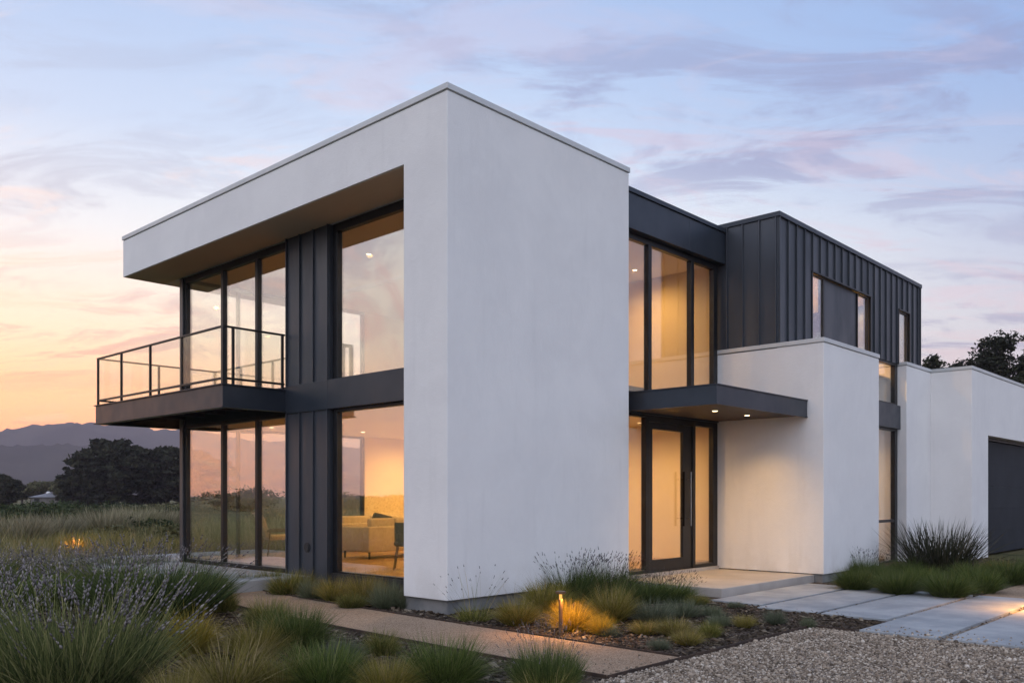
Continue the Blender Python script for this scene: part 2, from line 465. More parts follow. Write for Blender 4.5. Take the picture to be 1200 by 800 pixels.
me = scatter('mulch', np.stack([uu, vv, s * 0.25], -1), bx, bf, s[:, None] * rng.uniform([0.7, 0.35, 0.1], [1.6, 0.7, 0.25], (len(uu), 3)), rng, M['chip'], 0.3)
o = in_house_frame(link('mulch_chips', me)); tag(o, 'dark bark chips lying on the planting beds', 'mulch', kind='stuff')

# wooded hills behind, two ridges
def ridge(name, dist, depth, az0, az1, prof, seed, rough):
    nx, ny = 420, 26
    verts = []
    for j in range(ny):
        t = j / (ny - 1)
        for i in range(nx):
            az = R_(az0 + (az1 - az0) * i / (nx - 1))
            d = dist + (t - 0.5) * depth
            h = prof(math.degrees(az))
            shape = math.sin(math.pi * t) ** 0.8
            n = mnoise.fractal(Vector((az * 14 + seed, t * 3, seed)), 0.6, 2.0, 5)
            n2 = mnoise.noise(Vector((az * 420, t * 40, seed))) + mnoise.noise(Vector((az * 900, t * 60, seed + 3)))
            z = h * shape * (1 + 0.09 * n) + rough * n2 * shape
            verts.append((d * math.sin(az), d * math.cos(az), max(z, 0) - 3 if t in (0, 1) else z))
    loops = []
    for j in range(ny - 1):
        for i in range(nx - 1):
            a = j * nx + i; loops += [a, a + 1, a + nx + 1, a + nx]
    me = np_mesh(name, verts, loops, [4] * ((nx - 1) * (ny - 1)), M['hill'])
    return tag(link(name, me), kind='structure')
def prof_far(a):
    pts = [(-60, 30), (-48, 60), (-40, 95), (-34, 118), (-30, 136), (-27, 146), (-24, 148), (-21, 140), (-15, 120), (0, 70), (25, 40), (45, 20)]
    return float(np.interp(a, [p[0] for p in pts], [p[1] for p in pts]))
def prof_near(a):
    pts = [(-60, 10), (-45, 40), (-36, 58), (-31, 62), (-28, 70), (-25, 78), (-21, 60), (-14, 35), (0, 20), (45, 8)]
    return float(np.interp(a, [p[0] for p in pts], [p[1] for p in pts]))
ridge('hills', 2000, 800, -62, 45, prof_far, 2.0, 4.2)
ridge('hills', 1350, 500, -62, 45, prof_near, 9.0, 3.4)

# evening haze over the whole valley
m, k, out = new_mat('evening haze')
pv = k.n('ShaderNodeVolumePrincipled')
pv.inputs['Color'].default_value = (0.92, 0.80, 0.90, 1); pv.inputs['Density'].default_value = 0.00029; pv.inputs['Anisotropy'].default_value = 0.2
k.l(pv.outputs[0], out.inputs['Volume'])
o = MB().box(-3050, 3050, -450, 3050, -4.5, 200).build('haze', m)
tag(o, kind='stuff')
# ================================================================== the house
H = empty('modern_house', (CX, CY, 0), TH)
tag(H, 'two storey modern house of white stucco and dark metal with lit interior', 'house')

# ---- white stucco
union('stucco_shell', [(0, 3.957, 0, 9.67, 5.956, 6.685), (0, 3.957, 0, 0.3, 0.185, 6.3), (0, 0.95, 0, 0.858, 0.185, 6.3)], M['stucco'], H, 0.008)
MB().box(0.012, 3.945, 0.012, 9.658, 6.685, 6.702).box(-0.018, 3.975, -0.018, 9.688, 6.702, 6.78).build('roof_coping', M['coping'], H, bevel=0.005)
MB().box(0.07, 3.95, 0.07, 0.4, -0.1, 0.185).box(0.07, 0.85, 0.4, 0.9, -0.1, 0.185).build('plinth', M['plinth'], H)
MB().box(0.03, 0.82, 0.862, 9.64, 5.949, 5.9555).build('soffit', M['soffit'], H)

def low_block(name, u0, u1, v0, v1, z0, z1):
    o = MB().box(u0, u1, v0, v1, z0, z1 - 0.09).build(name, M['stucco'], H, bevel=0.008)
    return o
def cap(u0, u1, v0, v1, z1):
    MB().box(u0 + .012, u1 - .012, v0 + .012, v1 - .012, z1 - .09, z1 - .075).box(u0 - .016, u1 + .016, v0 - .016, v1 + .016, z1 - .075, z1).build('parapet_coping', M['coping'], H, bevel=0.004)
low_block('entrance_block', 7.33, 9.91, -1.75, 0.36, 0.15, 4.30)
MB().box(7.33 - .016, 9.926, -1.766, -0.875, 4.226, 4.30).box(7.342, 9.9, -1.738, -0.875, 4.21, 4.226).box(7.33 - .016, 7.398, -0.875, 0.36, 4.226, 4.30).build('parapet_coping', M['coping'], H, bevel=0.004)
MB().box(7.37, 9.88, -1.71, -0.3, -0.05, 0.15).build('plinth', M['plinth'], H)

# ---- garage wing
low_block('garage_wing', 13.52, 15.22, -1.053, 3.5, -0.05, 4.64)
cap(13.52, 15.203, -1.053, 3.5, 4.64)
GU0, GU1, GZ = 16.59, 22.2, 3.04
union('garage_wing', [(15.22, GU0, -1.98, 3.5, -0.05, 4.55), (GU1, 24.5, -1.98, 3.5, -0.05, 4.55), (15.22, 24.5, -1.98, 3.5, GZ, 4.55), (15.22, 24.5, -1.0, 3.5, -0.05, 4.55)], M['stucco'], H, 0.006)
cap(15.22, 24.5, -1.98, 3.5, 4.64)
gd = MB()
for i in range(5):
    z0 = 0.012 + i * (GZ - 0.1) / 5
    gd.box(GU0 + .06, GU1 - .06, -1.72, -1.66, z0, z0 + (GZ - 0.1) / 5 - 0.003)
gd = gd.build('garage_door', M['garage'], H)
MB().box(GU0 + .002, GU0 + .06, -1.76, -1.62, 0, GZ - .002).box(GU1 - .06, GU1 - .002, -1.76, -1.62, 0, GZ - .002).box(GU0 + .06, GU1 - .06, -1.76, -1.62, GZ - .07, GZ - .002).build('door_frame', M['frame'], gd)

# ---- window maker
def window(orient, pos, a0, a1, z0, z1, mull=(), fw=0.06, mw=0.05, dep=0.10, name='window', bot=None, top=None, trans=(), glass='glass', left=None, right=None):
    """orient 'u': plane of constant u, a runs along v; 'v': plane of constant v, a runs along u. pos = outer face"""
    bot = fw if bot is None else bot; top = fw if top is None else top
    left = fw if left is None else left; right = fw if right is None else right
    def bx(mb, a, b, d0, d1, q0, q1):
        if orient == 'u': mb.box(pos + d0, pos + d1, a, b, q0, q1)
        else: mb.box(a, b, pos + d0, pos + d1, q0, q1)
    f = MB()
    bx(f, a0, a0 + left, 0, dep, z0, z1); bx(f, a1 - right, a1, 0, dep, z0, z1)
    bx(f, a0 + left, a1 - right, 0, dep, z0, z0 + bot); bx(f, a0 + left, a1 - right, 0, dep, z1 - top, z1)
    bays = [a0 + left]
    for q in mull:
        bx(f, q - mw / 2, q + mw / 2, 0, dep, z0 + bot, z1 - top); bays += [q - mw / 2, q + mw / 2]
    bays.append(a1 - right)
    for tz in trans:
        for i in range(0, len(bays), 2): bx(f, bays[i], bays[i + 1], 0.01, dep - .01, tz - .03, tz + .03)
    w = f.build(name, M['frame'], H, bevel=0.004)
    for i in range(0, len(bays), 2):
        p = MB(); bx(p, bays[i] - .004, bays[i + 1] + .004, dep * .45, dep * .45 + .012, z0 + bot - .004, z1 - top + .004)
        p.build('pane', M[glass], w)
    return w

GP = 0.87                        # glazing plane of the garden front
VE = 8.91                        # far end of the glazed body
BS, BC = 2.935, 3.41             # band between the storeys
window('u', GP, 0.86, 3.69, 0.27, BS, fw=0.05, left=0.03, right=0.12, bot=0.03)
window('u', GP, 0.86, 3.69, BC, 5.948, fw=0.05, left=0.03, right=0.12, bot=0.03, top=0.13, glass='gardenglass')
window('u', GP, 4.94, 8.80, 0.19, 2.96, mull=(6.05, 7.29), fw=0.07, mw=0.085, name='sliding_door', glass='gardenglass')
window('u', GP, 4.94, 8.80, 3.35, 5.948, mull=(6.05, 7.29), fw=0.07, mw=0.085, name='sliding_door', top=0.12, glass='gardenglass')
# end wall towards the meadow, glazed too
window('v', VE - .1, 0.98, 5.42, 0.2, 2.96, mull=(2.1, 3.7), fw=0.06, glass='railglass')
window('v', VE - .1, 0.98, 5.42, 3.35, 5.948, mull=(2.1, 3.7), fw=0.06, glass='railglass')
MB().box(GP - .04, 0.98, 8.80, 8.93, 0.192, 5.946).build('corner_post', M['postgrey'], H, bevel=0.006)

# ---- dark cladding strip between the glazings, band between storeys
def seam_panel(u0, u1, v0, v1, z0, z1, ribs, rib_face, name='cladding_panel', rw=0.022, rd=0.035):
    mb = MB().box(u0, u1, v0, v1, z0, z1)
    for r in ribs:
        if rib_face == '-u': mb.box(u0 - rd, u0 - .0005, r - rw / 2, r + rw / 2, z0 + .002, z1 - .002)
        else: mb.box(r - rw / 2, r + rw / 2, v0 - rd, v0 - .0005, z0 + .002, z1 - .002)
    return mb.build(name, M['cladding'], H, bevel=0.003)
seam_panel(0.80, 0.98, 3.692, 4.938, 0.1, BS, (3.71, 4.12, 4.52, 4.92), '-u')
seam_panel(0.80, 0.98, 3.692, 4.938, BC, 5.947, (3.71, 4.12, 4.52, 4.92), '-u')
MB().box(0.77, 1.02, 0.86, 3.69, BS, BC).box(0.77, 1.02, 3.694, 4.936, BS, BC).build('storey_band', M['fascia'], H, bevel=0.004)
MB().box(0.885, 1.02, 4.942, 8.798, 2.963, 3.347).build('storey_band', M['fascia'], H)
MB().tube([(0.785, 4.31, 0.66), (0.799, 4.31, 0.66)], 0.085, 18).tube([(0.775, 4.31, 0.66), (0.784, 4.31, 0.66)], 0.06, 18).build('vent_cover', M['under'], H)
MB().box(0.83, 1.02, 0.86, 4.94, 0.02, 0.268).build('base_flashing', M['under'], H)

# ---- balcony
B = MB()
bu, bv0, bv1, bz0, bz1 = -0.393, 4.945, 10.04, 2.985, 3.335
be = 3.4                          # it wraps round the far end
t = 0.03
B.box(bu, bu + t, bv0, bv1, bz0, bz1).box(bu + t, GP - .05, bv0, bv0 + t, bz0, bz1).box(bu + t, be, bv1 - t, bv1, bz0, bz1).box(be - t, be, 8.96, bv1 - t, bz0, bz1)
B.box(bu - .03, bu + .12, bv0 - .03, bv1 + .03, bz1 + .001, bz1 + .018).box(bu + .12, GP - .05, bv0 - .03, bv0 + .12, bz1 + .001, bz1 + .018).box(bu + .12, be, bv1 - .12, bv1 + .03, bz1 + .001, bz1 + .018)
B.box(bu - .03, bu + .12, bv0 - .03, bv1 + .03, bz0 - .018, bz0 - .001).box(bu + .12, GP - .05, bv0 - .03, bv0 + .12, bz0 - .018, bz0 - .001).box(bu + .12, be, bv1 - .12, bv1 + .03, bz0 - .018, bz0 - .001)
bal = B.build('balcony', M['fascia'], H)
D = MB().box(bu + .125, GP - .06, bv0 + .125, bv1 - .125, 3.29, 3.345).box(GP - .06, be - .04, 8.97, bv1 - .125, 3.29, 3.345)
for i in range(6):
    vv_ = bv0 + 0.5 + i * 0.8
    D.box(bu + .04, GP - .06, vv_, vv_ + .05, 3.06, 3.288)
D.box(bu + .45, bu + .5, bv0 + .04, bv1 - .04, 3.06, 3.284)
D.build('deck', M['under'], bal)
rt = 4.31
RL = MB()
ru = bu + 0.035
def rail(a, b, z0, z1, w=0.045):
    RL.box(min(a[0], b[0]) - w / 2, max(a[0], b[0]) + w / 2, min(a[1], b[1]) - w / 2, max(a[1], b[1]) + w / 2, z0, z1)
rail((ru, bv0 + .035), (ru, bv1 - .035), rt - .03, rt)
rail((ru + .05, bv0 + .035), (GP - .11, bv0 + .035), rt - .031, rt - .001)
rail((ru + .05, bv1 - .035), (be - .04, bv1 - .035), rt - .031, rt - .001)
rail((ru, bv0 + .09), (ru, bv1 - .09), 3.43, 3.465, 0.035)
rail((ru + .05, bv0 + .035), (GP - .11, bv0 + .035), 3.43, 3.465, 0.035)
rail((ru + .05, bv1 - .035), (be - .04, bv1 - .035), 3.43, 3.465, 0.035)
RL.build('handrail', M['frame'], bal, bevel=0.003)
posts = [(ru, q) for q in (bv0 + .035, 6.416, 7.645, 8.893, bv1 - .035)] + [(ru + .17, bv0 + .035), (GP - .13, bv0 + .035)] + [(q, bv1 - .035) for q in (0.9, 2.15, be - .06)]
for i, (a, b) in enumerate(posts):
    h = 0.03 if i == 0 else 0.02
    MB().box(a - h, a + h, b - h, b + h, bz1 + .019, rt - .032).build('post', M['frame'], bal, bevel=0.003)
vs = (bv0 + .035, 6.416, 7.645, 8.893, bv1 - .035)
for a, b in zip(vs[:-1], vs[1:]):
    MB().box(ru - .005, ru + .005, a + .04, b - .04, 3.47, rt - .034).build('glass_panel', M['railglass'], bal)
MB().box(ru + .2, GP - .16, bv0 + .03, bv0 + .04, 3.47, rt - .034).build('glass_panel', M['railglass'], bal)
us = (ru, 0.9, 2.15, be - .06)
for a, b in zip(us[:-1], us[1:]):
    MB().box(a + .03, b - .03, bv1 - .04, bv1 - .03, 3.47, rt - .034).build('glass_panel', M['railglass'], bal)

# ---- entrance
EP = 0.33
w = window('v', EP, 3.96, 4.98, 0.2, 2.915, fw=0.05, right=0.06, name='sidelight', glass='entryglass')
window('v', EP, 6.47, 7.325, 0.2, 2.915, fw=0.06, right=0.16, top=.1, name='sidelight', glass='entryglass')
dr = MB()
d0, d1, dz0, dz1 = 5.02, 6.43, 0.215, 2.80
dr.box(d0, d0 + .13, EP + .02, EP + .08, dz0, dz1).box(d1 - .30, d1, EP + .02, EP + .08, dz0, dz1).box(d0 + .13, d1 - .30, EP + .02, EP + .08, dz0, dz0 + .2).box(d0 + .13, d1 - .30, EP + .02, EP + .08, dz1 - .12, dz1)
door = dr.build('front_door', M['frame'], H, bevel=0.004)
MB().box(d0 + .126, d1 - .296, EP + .045, EP + .057, dz0 + .196, dz1 - .116).build('pane', M['entryglass'], door)
MB().box(4.985, d0 - .003, EP, EP + .12, 0.2, 2.915).box(d1 + .003, 6.465, EP, EP + .12, 0.2, 2.915).box(d0 - .003, d1 + .003, EP, EP + .12, 2.803, 2.915).box(d0 - .003, d1 + .003, EP, EP + .12, 0.18, 0.212).build('door_frame', M['frame'], door, bevel=0.003)
def pull(u, y, mat, r=0.015):
    MB().tube([(u, y, 0.98), (u, y, 1.96)], r, 10).tube([(u, y, 1.12), (u, EP + .03, 1.12)], 0.010, 8).tube([(u, y, 1.82), (u, EP + .03, 1.82)], 0.010, 8).build('handle', mat, door, smooth=False)
pull(d1 - .14, EP - .05, M['steel'])
pull(d1 - .37, EP - .035, surf('matt black bar', (0.004, 0.004, 0.004), (0.006, 0.006, 0.006), 3, 0.9, 0, 0.1), 0.021)
window('v', EP, 3.96, 7.325, 3.22, 5.93, mull=(5.05, 6.43), fw=0.06, mw=0.10, right=0.14, top=0.1, glass='entryglass')
MB().box(3.96, 7.39, EP - .02, EP + .14, 2.917, 3.218).build('storey_band', M['fascia'], H)
MB().box(3.958, 6.1, 0.20, 0.50, 5.935, 6.52).box(6.104, 7.396, 0.20, 0.50, 5.935, 6.52).box(3.958, 7.396, 0.17, 0.53, 6.523, 6.60).build('roof_fascia', M['fascia'], H, bevel=0.004)
MB().box(3.96, 7.38, 0.50, 8.9, 5.96, 6.5).build('roof', M['under'], H)
# canopy
cn = MB()
c0, c1, cv, cz0, cz1 = 4.187, 7.328, -1.45, 2.925, 3.205
cn.box(c0, c0 + .02, cv, EP - .025, cz0, cz1).box(c0 + .02, c1, cv, cv + .02, cz0, cz1)
cn.box(c0 - .02, c1, cv - .02, cv + .1, cz1 + .001, cz1 + .016).box(c0 - .02, c0 + .1, cv + .1, EP - .025, cz1 + .001, cz1 + .016)
cn.box(c0 - .012, c1, cv - .012, cv + .02, cz0 - .014, cz0 - .001).box(c0 - .012, c0 + .02, cv + .02, EP - .025, cz0 - .014, cz0 - .001)
cn.box(c0 + .1, c1, cv + .1, EP - .025, 3.13, 3.17)
can = cn.build('entrance_canopy', M['fascia'], H)
MB().box(c0 + .022, c1 - .003, cv + .022, EP - .03, 2.945, 2.965).build('canopy_lining', surf('stained canopy lining', (0.045, 0.034, 0.025), (0.07, 0.05, 0.036), 2, 0.5, stretch=(0.3, 4, 1)), can)

def spot(name, u, v, z, watt, size=174, col=(1.0, 0.56, 0.17), blend=1.0, rad=0.05):
    ld = bpy.data.lights.new(name, 'SPOT'); ld.energy = watt; ld.color = col; ld.spot_size = R_(size); ld.spot_blend = blend; ld.shadow_soft_size = rad
    o = bpy.data.objects.new(name, ld); COL.objects.link(o); o.location = W(u, v, z); return o
def downlight(u, v, z, watt, parent=None, **kw):
    """a recessed lamp: ring and lens in the ceiling, and its light"""
    ring = MB(); n = 16
    ring.tube([(u, v, z), (u, v, z - .012)], 0.055, n)
    r = ring.build('downlight', M['inceil'], parent or H)
    if parent: r.parent = parent
    MB().tube([(u, v, z - .0125), (u, v, z - .016)], 0.042, n).build('lens', M['bulb'], r)
    spot('downlight_lamp', u, v, z - .03, watt * (2.2 if z > 4 and v > 3 else 1.5 if z > 4 and u < 4 else 0.9 if (v > 5 and u < 5) else 4.4 if u < 4 else 3.4 if v > 3 else 1.9) if not parent else watt * 4, **kw)
for (a, b) in ((5.35, -0.75), (6.45, -0.75)):
    downlight(a, b, 2.944, 26, can, size=120)

# porch slab
MB().box(4.13, 7.36, -1.57, 0.30, -0.05, 0.135).build('porch_slab', M['porch'], H, bevel=0.008)
MB().box(3.96, 7.33, 0.30, 0.47, 0.05, 0.195).build('threshold', M['porch'], H)

# ---- dark metal upper volume
DU, DV, DZ0, DZ1 = 7.40, -0.868, 4.31, 6.62
ribs_u = [-0.56, -0.24, 0.08]
seam_panel(DU, DU + .16, DV, 0.50, 4.25, DZ1, (-0.83, -0.50, -0.16, 0.165), '-u')
far = 14.99
win = [(8.86, 9.46, 4.4, 5.86), (11.14, 11.75, 4.4, 5.86), (13.56, 14.20, 4.66, 5.86)]
ribs = [DU + 0.02 + 0.352 * i for i in range(22)]
def ribs_in(a, b): return [r for r in ribs if a < r < b]
seam_panel(DU + .16, 8.80, DV, DV + .16, 4.25, DZ1, [7.42] + ribs_in(7.5, 8.8), '-v')
seam_panel(8.80, 11.82, DV, DV + .16, 5.90, DZ1, ribs_in(8.8, 11.82), '-v')
seam_panel(11.82, 13.50, DV, DV + .16, 4.6, DZ1, ribs_in(11.82, 13.5), '-v')
seam_panel(13.50, 14.26, DV, DV + .16, 5.90, DZ1, ribs_in(13.5, 14.26), '-v')
seam_panel(14.26, far, DV, DV + .16, 4.56, DZ1, ribs_in(14.26, far - .05) + [far - .015], '-v')
MB().box(9.47, 11.13, DV + .05, DV + .16, 4.25, 5.87).build('infill_panel', M['cladding'], H, bevel=0.003)
MB().box(8.80, 11.82, DV - .03, DV + .02, 5.872, 5.898).box(8.802, 8.83, DV - .02, DV + .02, 4.3, 5.8722).box(11.78, 11.818, DV - .02, DV + .02, 4.3, 5.8722).build('window_surround', M['frame'], H)
MB().box(13.50, 14.26, DV - .03, DV + .02, 5.872, 5.898).box(13.502, 13.525, DV - .02, DV + .02, 4.6, 5.8722).box(14.23, 14.258, DV - .02, DV + .02, 4.6, 5.8722).build('window_surround', M['frame'], H)
for (a, b, z0, z1) in win:
    window('v', DV + .02, a, b, z0 - .1, z1, fw=0.03, right=0.06, dep=0.06)
MB().box(DU - .03, far + .03, DV - .045, 5.0, DZ1 + .002, 6.71).box(DU + .02, far - .02, DV + .161, 5.0, 6.40, DZ1).build('roof', M['fascia'], H, bevel=0.004)
MB().box(DU, far, 5.0, 5.15, 0, DZ1).box(far - .16, far, DV + .161, 5.0, 4.5, DZ1).build('rear_wall', M['cladding'], H)
# lower wall under it, with the narrow tall window strip
MB().box(9.91, 12.0, DV, DV + .25, -0.05, 4.598).build('stucco_wall', M['stucco'], H)
MB().box(12.002, 13.518, DV - .05, DV + .2, 3.08, 3.62).build('storey_band', M['fascia'], H, bevel=0.004)
window('v', DV + .02, 12.0, 13.518, 3.622, 4.598, fw=0.05, right=0.17, glass='entryglass')
window('v', DV + .02, 12.0, 13.518, -0.02, 3.078, fw=0.05, right=0.17, trans=(0.95,), glass='entryglass')

# ---- interior
inn = MB()
inn.box(7.40, 7.56, 0.36, 0.50, 0.2, 4.25)
inn.box(7.40, 7.55, 0.502, 8.95, 0.2, 5.958)             # far long wall
inn.box(5.42, 7.398, 8.80, 8.95, 0.2, 5.958)             # solid part of the end wall
inn.box(3.96, 7.398, 3.3, 3.42, 0.276, 2.94).box(3.96, 7.398, 3.3, 3.42, 3.402, 5.955)   # hall back wall
inn.box(3.72, 3.84, 0.302, 2.2, 0.276, 2.94).box(3.72, 3.84, 0.302, 2.2, 3.402, 5.955)     # hall side wall
inn.build('interior_wall', M['inwall'], H)
MB().box(0.99, 7.398, 0.5, 8.80, 0.05, 0.275).build('floor', M['woodfloor'], H)
MB().box(1.03, 7.398, 0.5, 8.79, 3.10, 3.40).build('floor', M['woodfloor'], H)
MB().box(1.03, 7.398, 0.5, 8.79, 2.945, 3.098).build('ceiling', M['inceil'], H)
MB().box(1.0, 3.70, 0.9, 8.78, 5.945, 5.955).box(3.96, 7.39, 0.52, 8.78, 5.946, 5.956).build('ceiling', M['inceil'], H)
# rooms behind the dark volume and the strip window
MB().box(9.6, 14.8, 2.2, 2.3, 0, 6.355).box(7.57, 15, 4.0, 4.1, 4.4, 6.4).build('interior_wall', M['inwall'], H)
MB().box(7.57, 14.8, DV + .2, 3.99, 6.36, 6.398).build('ceiling', M['inceil'], H)
MB().box(7.57, 14.8, DV + .2, 4.9, 4.26, 4.30).box(9.95, 13.5, DV + .3, 2.19, 0.0, 0.05).box(9.95, 13.5, DV + .3, 2.19, 3.2, 3.5).build('floor', M['woodfloor'], H)
for (u, v, z, wt) in ((2.0, 2.2, 2.944, 60), (3.3, 3.4, 2.944, 60), (5.6, 4.8, 2.944, 90), (2.4, 5.6, 2.944, 60), (4.3, 7.4, 2.944, 80), (6.3, 7.6, 2.944, 120), (2.2, 7.7, 2.944, 130), (6.4, 5.8, 2.944, 90),
                   (2.2, 2.4, 5.944, 50), (2.3, 4.6, 5.944, 50), (2.6, 7.0, 5.944, 60), (5.6, 6.2, 5.944, 70), (5.4, 4.6, 5.944, 50),
                   (4.9, 1.4, 2.944, 60), (6.3, 1.2, 2.944, 60), (6.2, 2.5, 2.944, 60), (5.0, 1.8, 5.944, 70), (6.55, 1.7, 5.944, 80),
                   ):
    downlight(u, v, z, wt)
for (u, v, z, wt) in ((9.6, 0.6, 6.29, 60), (11.9, 0.6, 6.29, 60), (14.2, 0.6, 6.29, 60), (12.6, 0.8, 3.1, 36)):
    spot('room_lamp', u, v, z, wt * 7)
# ================================================================== furniture seen through the glass
def rounded(mb_obj, w=0.03):
    m = mb_obj.modifiers.new('soft', 'BEVEL'); m.width = w; m.segments = 4; m.limit_method = 'ANGLE'
    for p in mb_obj.data.polygons: p.use_smooth = True
    return mb_obj
M['sofa'] = surf('beige sofa fabric', (0.56, 0.46, 0.31), (0.62, 0.51, 0.36), 30, 0.95, bump=0.2, bscale=300)
M['darkfab'] = surf('dark grey fabric', (0.045, 0.04, 0.036), (0.06, 0.055, 0.05), 30, 0.95)
M['chairleg'] = surf('walnut', (0.10, 0.06, 0.035), (0.14, 0.085, 0.05), 12, 0.5, stretch=(1, 1, 0.1))
FZ = 0.276
def sofa(u, v, L, Dp, label, rz=0.0, n=3):
    r = empty('sofa', W(u, v, FZ), TH + rz)
    tag(r, label, 'sofa', 'sofas in the living room')
    rounded(MB().box(0.0, L, 0.0, 0.20, 0.14, 0.64).build('back', M['sofa'], r))
    rounded(MB().box(0, 0.2, 0.203, Dp, 0.14, 0.63).build('armrest', M['sofa'], r))
    rounded(MB().box(L - .2, L, 0.203, Dp, 0.14, 0.63).build('armrest', M['sofa'], r))
    rounded(MB().box(0.203, L - .203, 0.203, Dp, 0.14, 0.30).build('base', M['sofa'], r), 0.015)
    w = (L - .41) / n
    for i in range(n):
        a = .205 + i * w
        rounded(MB().box(a + .004, a + w - .004, 0.36, Dp + .01, 0.302, 0.44).build('seat_cushion', M['sofa'], r), 0.04)
        c = rounded(MB().box(a + .004, a + w - .004, 0.207, 0.355, 0.443, 0.80).build('back_cushion', M['sofa'], r), 0.05)
    for (x, y) in ((.06, .06), (L - .06, .06), (.06, Dp - .06), (L - .06, Dp - .06), (L / 2, .06)):
        MB().box(x - .015, x + .015, y - .015, y + .015, 0, 0.139).build('leg', M['darkfab'], r)
    return r
sofa(3.03, 5.54, 2.3, 0.92, 'low beige sofa turned away from the big lower window')
sofa(3.85, 7.6, 2.0, 0.9, 'beige sofa standing behind the first one, facing it', math.pi * 0, 2).rotation_euler.z = TH
p = rounded(MB().box(-.24, .24, -.07, .07, 0, .42).build('throw_pillow', M['darkfab']), 0.06)
p.location = W(3.62, 6.02, FZ + 0.47); p.rotation_euler = (R_(14), R_(12), TH)
tag(p, 'dark throw pillow leaning on the low beige sofa', 'pillow')
def dining_chair(u, v, rz, label):
    r = empty('dining_chair', W(u, v, FZ), TH + rz); tag(r, label, 'chair')
    rounded(MB().box(-.23, .23, -.22, .22, .42, .48).build('seat', M['darkfab'], r), 0.02)
    b = MB(); n = 9
    for i in range(n):
        t0 = -1.0 + 2 * i / n; t1 = -1.0 + 2 * (i + 1) / n
        x0, x1 = .235 * math.sin(t0), .235 * math.sin(t1); y0, y1 = .24 * math.cos(t0), .24 * math.cos(t1)
        b.prism([(x0, y0), (x1, y1), (x1 * 1.12, y1 * 1.12), (x0 * 1.12, y0 * 1.12)], .40, .80)
    b.build('backrest', M['darkfab'], r)
    for sx in (-1, 1):
        for sy in (-1, 1):
            MB().tube([(sx * .17, sy * .16, .42), (sx * .23, sy * .23, 0)], [.018, .011], 8).build('leg', M['chairleg'], r)
dining_chair(2.12, 3.28, 2.4, 'dark upholstered chair half hidden by the white pillar at the big lower window')
def armchair(u, v, rz, label):
    r = empty('lounge_chair', W(u, v, FZ), TH + rz); tag(r, label, 'chair')
    # side profile extruded: seat shell and a curved back
    seat = MB(); prof = [(-.30, .40), (0.0, .36), (.30, .40)]
    rounded(MB().box(-.28, .32, -.29, .29, .33, .43).build('seat', M['sofa'], r), 0.04)
    b = MB()
    pts = [(-.27, .40), (-.31, .55), (-.36, .70), (-.42, .83), (-.47, .90)]
    for (x0, z0), (x1, z1) in zip(pts[:-1], pts[1:]):
        i = len(b.v)
        for y in (-.28, .28):
            b.v += [(x0 - .04, y, z0), (x0 + .05, y, z0), (x1 + .05, y, z1), (x1 - .04, y, z1)]
        b.f += [(i, i + 1, i + 2, i + 3), (i + 7, i + 6, i + 5, i + 4), (i, i + 4, i + 5, i + 1), (i + 1, i + 5, i + 6, i + 2), (i + 2, i + 6, i + 7, i + 3), (i + 3, i + 7, i + 4, i)]
    bo = b.build('backrest', M['sofa'], r)
    for sy in (-1, 1):
        MB().box(-.3, .26, sy * .325 - .03, sy * .325 + .03, .50, .55).build('armrest', M['chairleg'], r, bevel=.01)
        for sx in (-1, 1):
            MB().tube([(sx * .24, sy * .32, .52 if sx > 0 else .50), (sx * .27 - .02, sy * .32, 0)], [.016, .010], 8).build('leg', M['chairleg'], r)
armchair(2.55, 8.0, R_(-20), 'beige armchair on thin legs behind the lower sliding doors')

# ---- low bollard lamp beside the path
M['bronze'] = surf('dark bronze', (0.10, 0.062, 0.035), (0.15, 0.09, 0.05), 10, 0.5, 0.3)
M['lampglow'] = emit_mat('lamp glow', (1.0, 0.50, 0.12), 1.2)
def bollard(loc, label, h=0.49, watt=20.0):
    r = empty('path_light', loc, 0.4); tag(r, label, 'path light', 'low bronze lamps along the paths')
    MB().tube([(0, 0, -.03), (0, 0, h - .09)], 0.021, 12).build('post', M['bronze'], r)
    MB().tube([(0, 0, h - .09), (0, 0, h - .03)], 0.016, 12).build('lamp', M['lampglow'], r)
    MB().tube([(0, 0, h - .03), (0, 0, h - .022), (0, 0, h - .004), (0, 0, h)], [.045, .056, .056, .05], 20).build('cap', M['bronze'], r)
    ld = bpy.data.lights.new('path_lamp', 'SPOT'); ld.energy = watt; ld.color = (1.0, 0.44, 0.10); ld.shadow_soft_size = 0.02
    ld.spot_size = R_(165); ld.spot_blend = 0.5
    o = bpy.data.objects.new('path_lamp', ld); COL.objects.link(o); o.location = Vector(loc) + Vector((0.035, -.035, h - .045))
    ld2 = ld.copy(); o2 = bpy.data.objects.new('path_lamp', ld2); COL.objects.link(o2); o2.location = Vector(loc) + Vector((0.03, .05, h - .045))
bollard(G(657, 745), 'bronze path light in front of the lit yellow grass by the white corner')
bollard(G(86, 652) + Vector((0, 0, 0)), 'small path light glowing among tall grass left of the house', 0.52, 20.0)
bollard(G(1226, 716), 'path light beside the tan drive just outside the right edge', 0.5, 55.0)
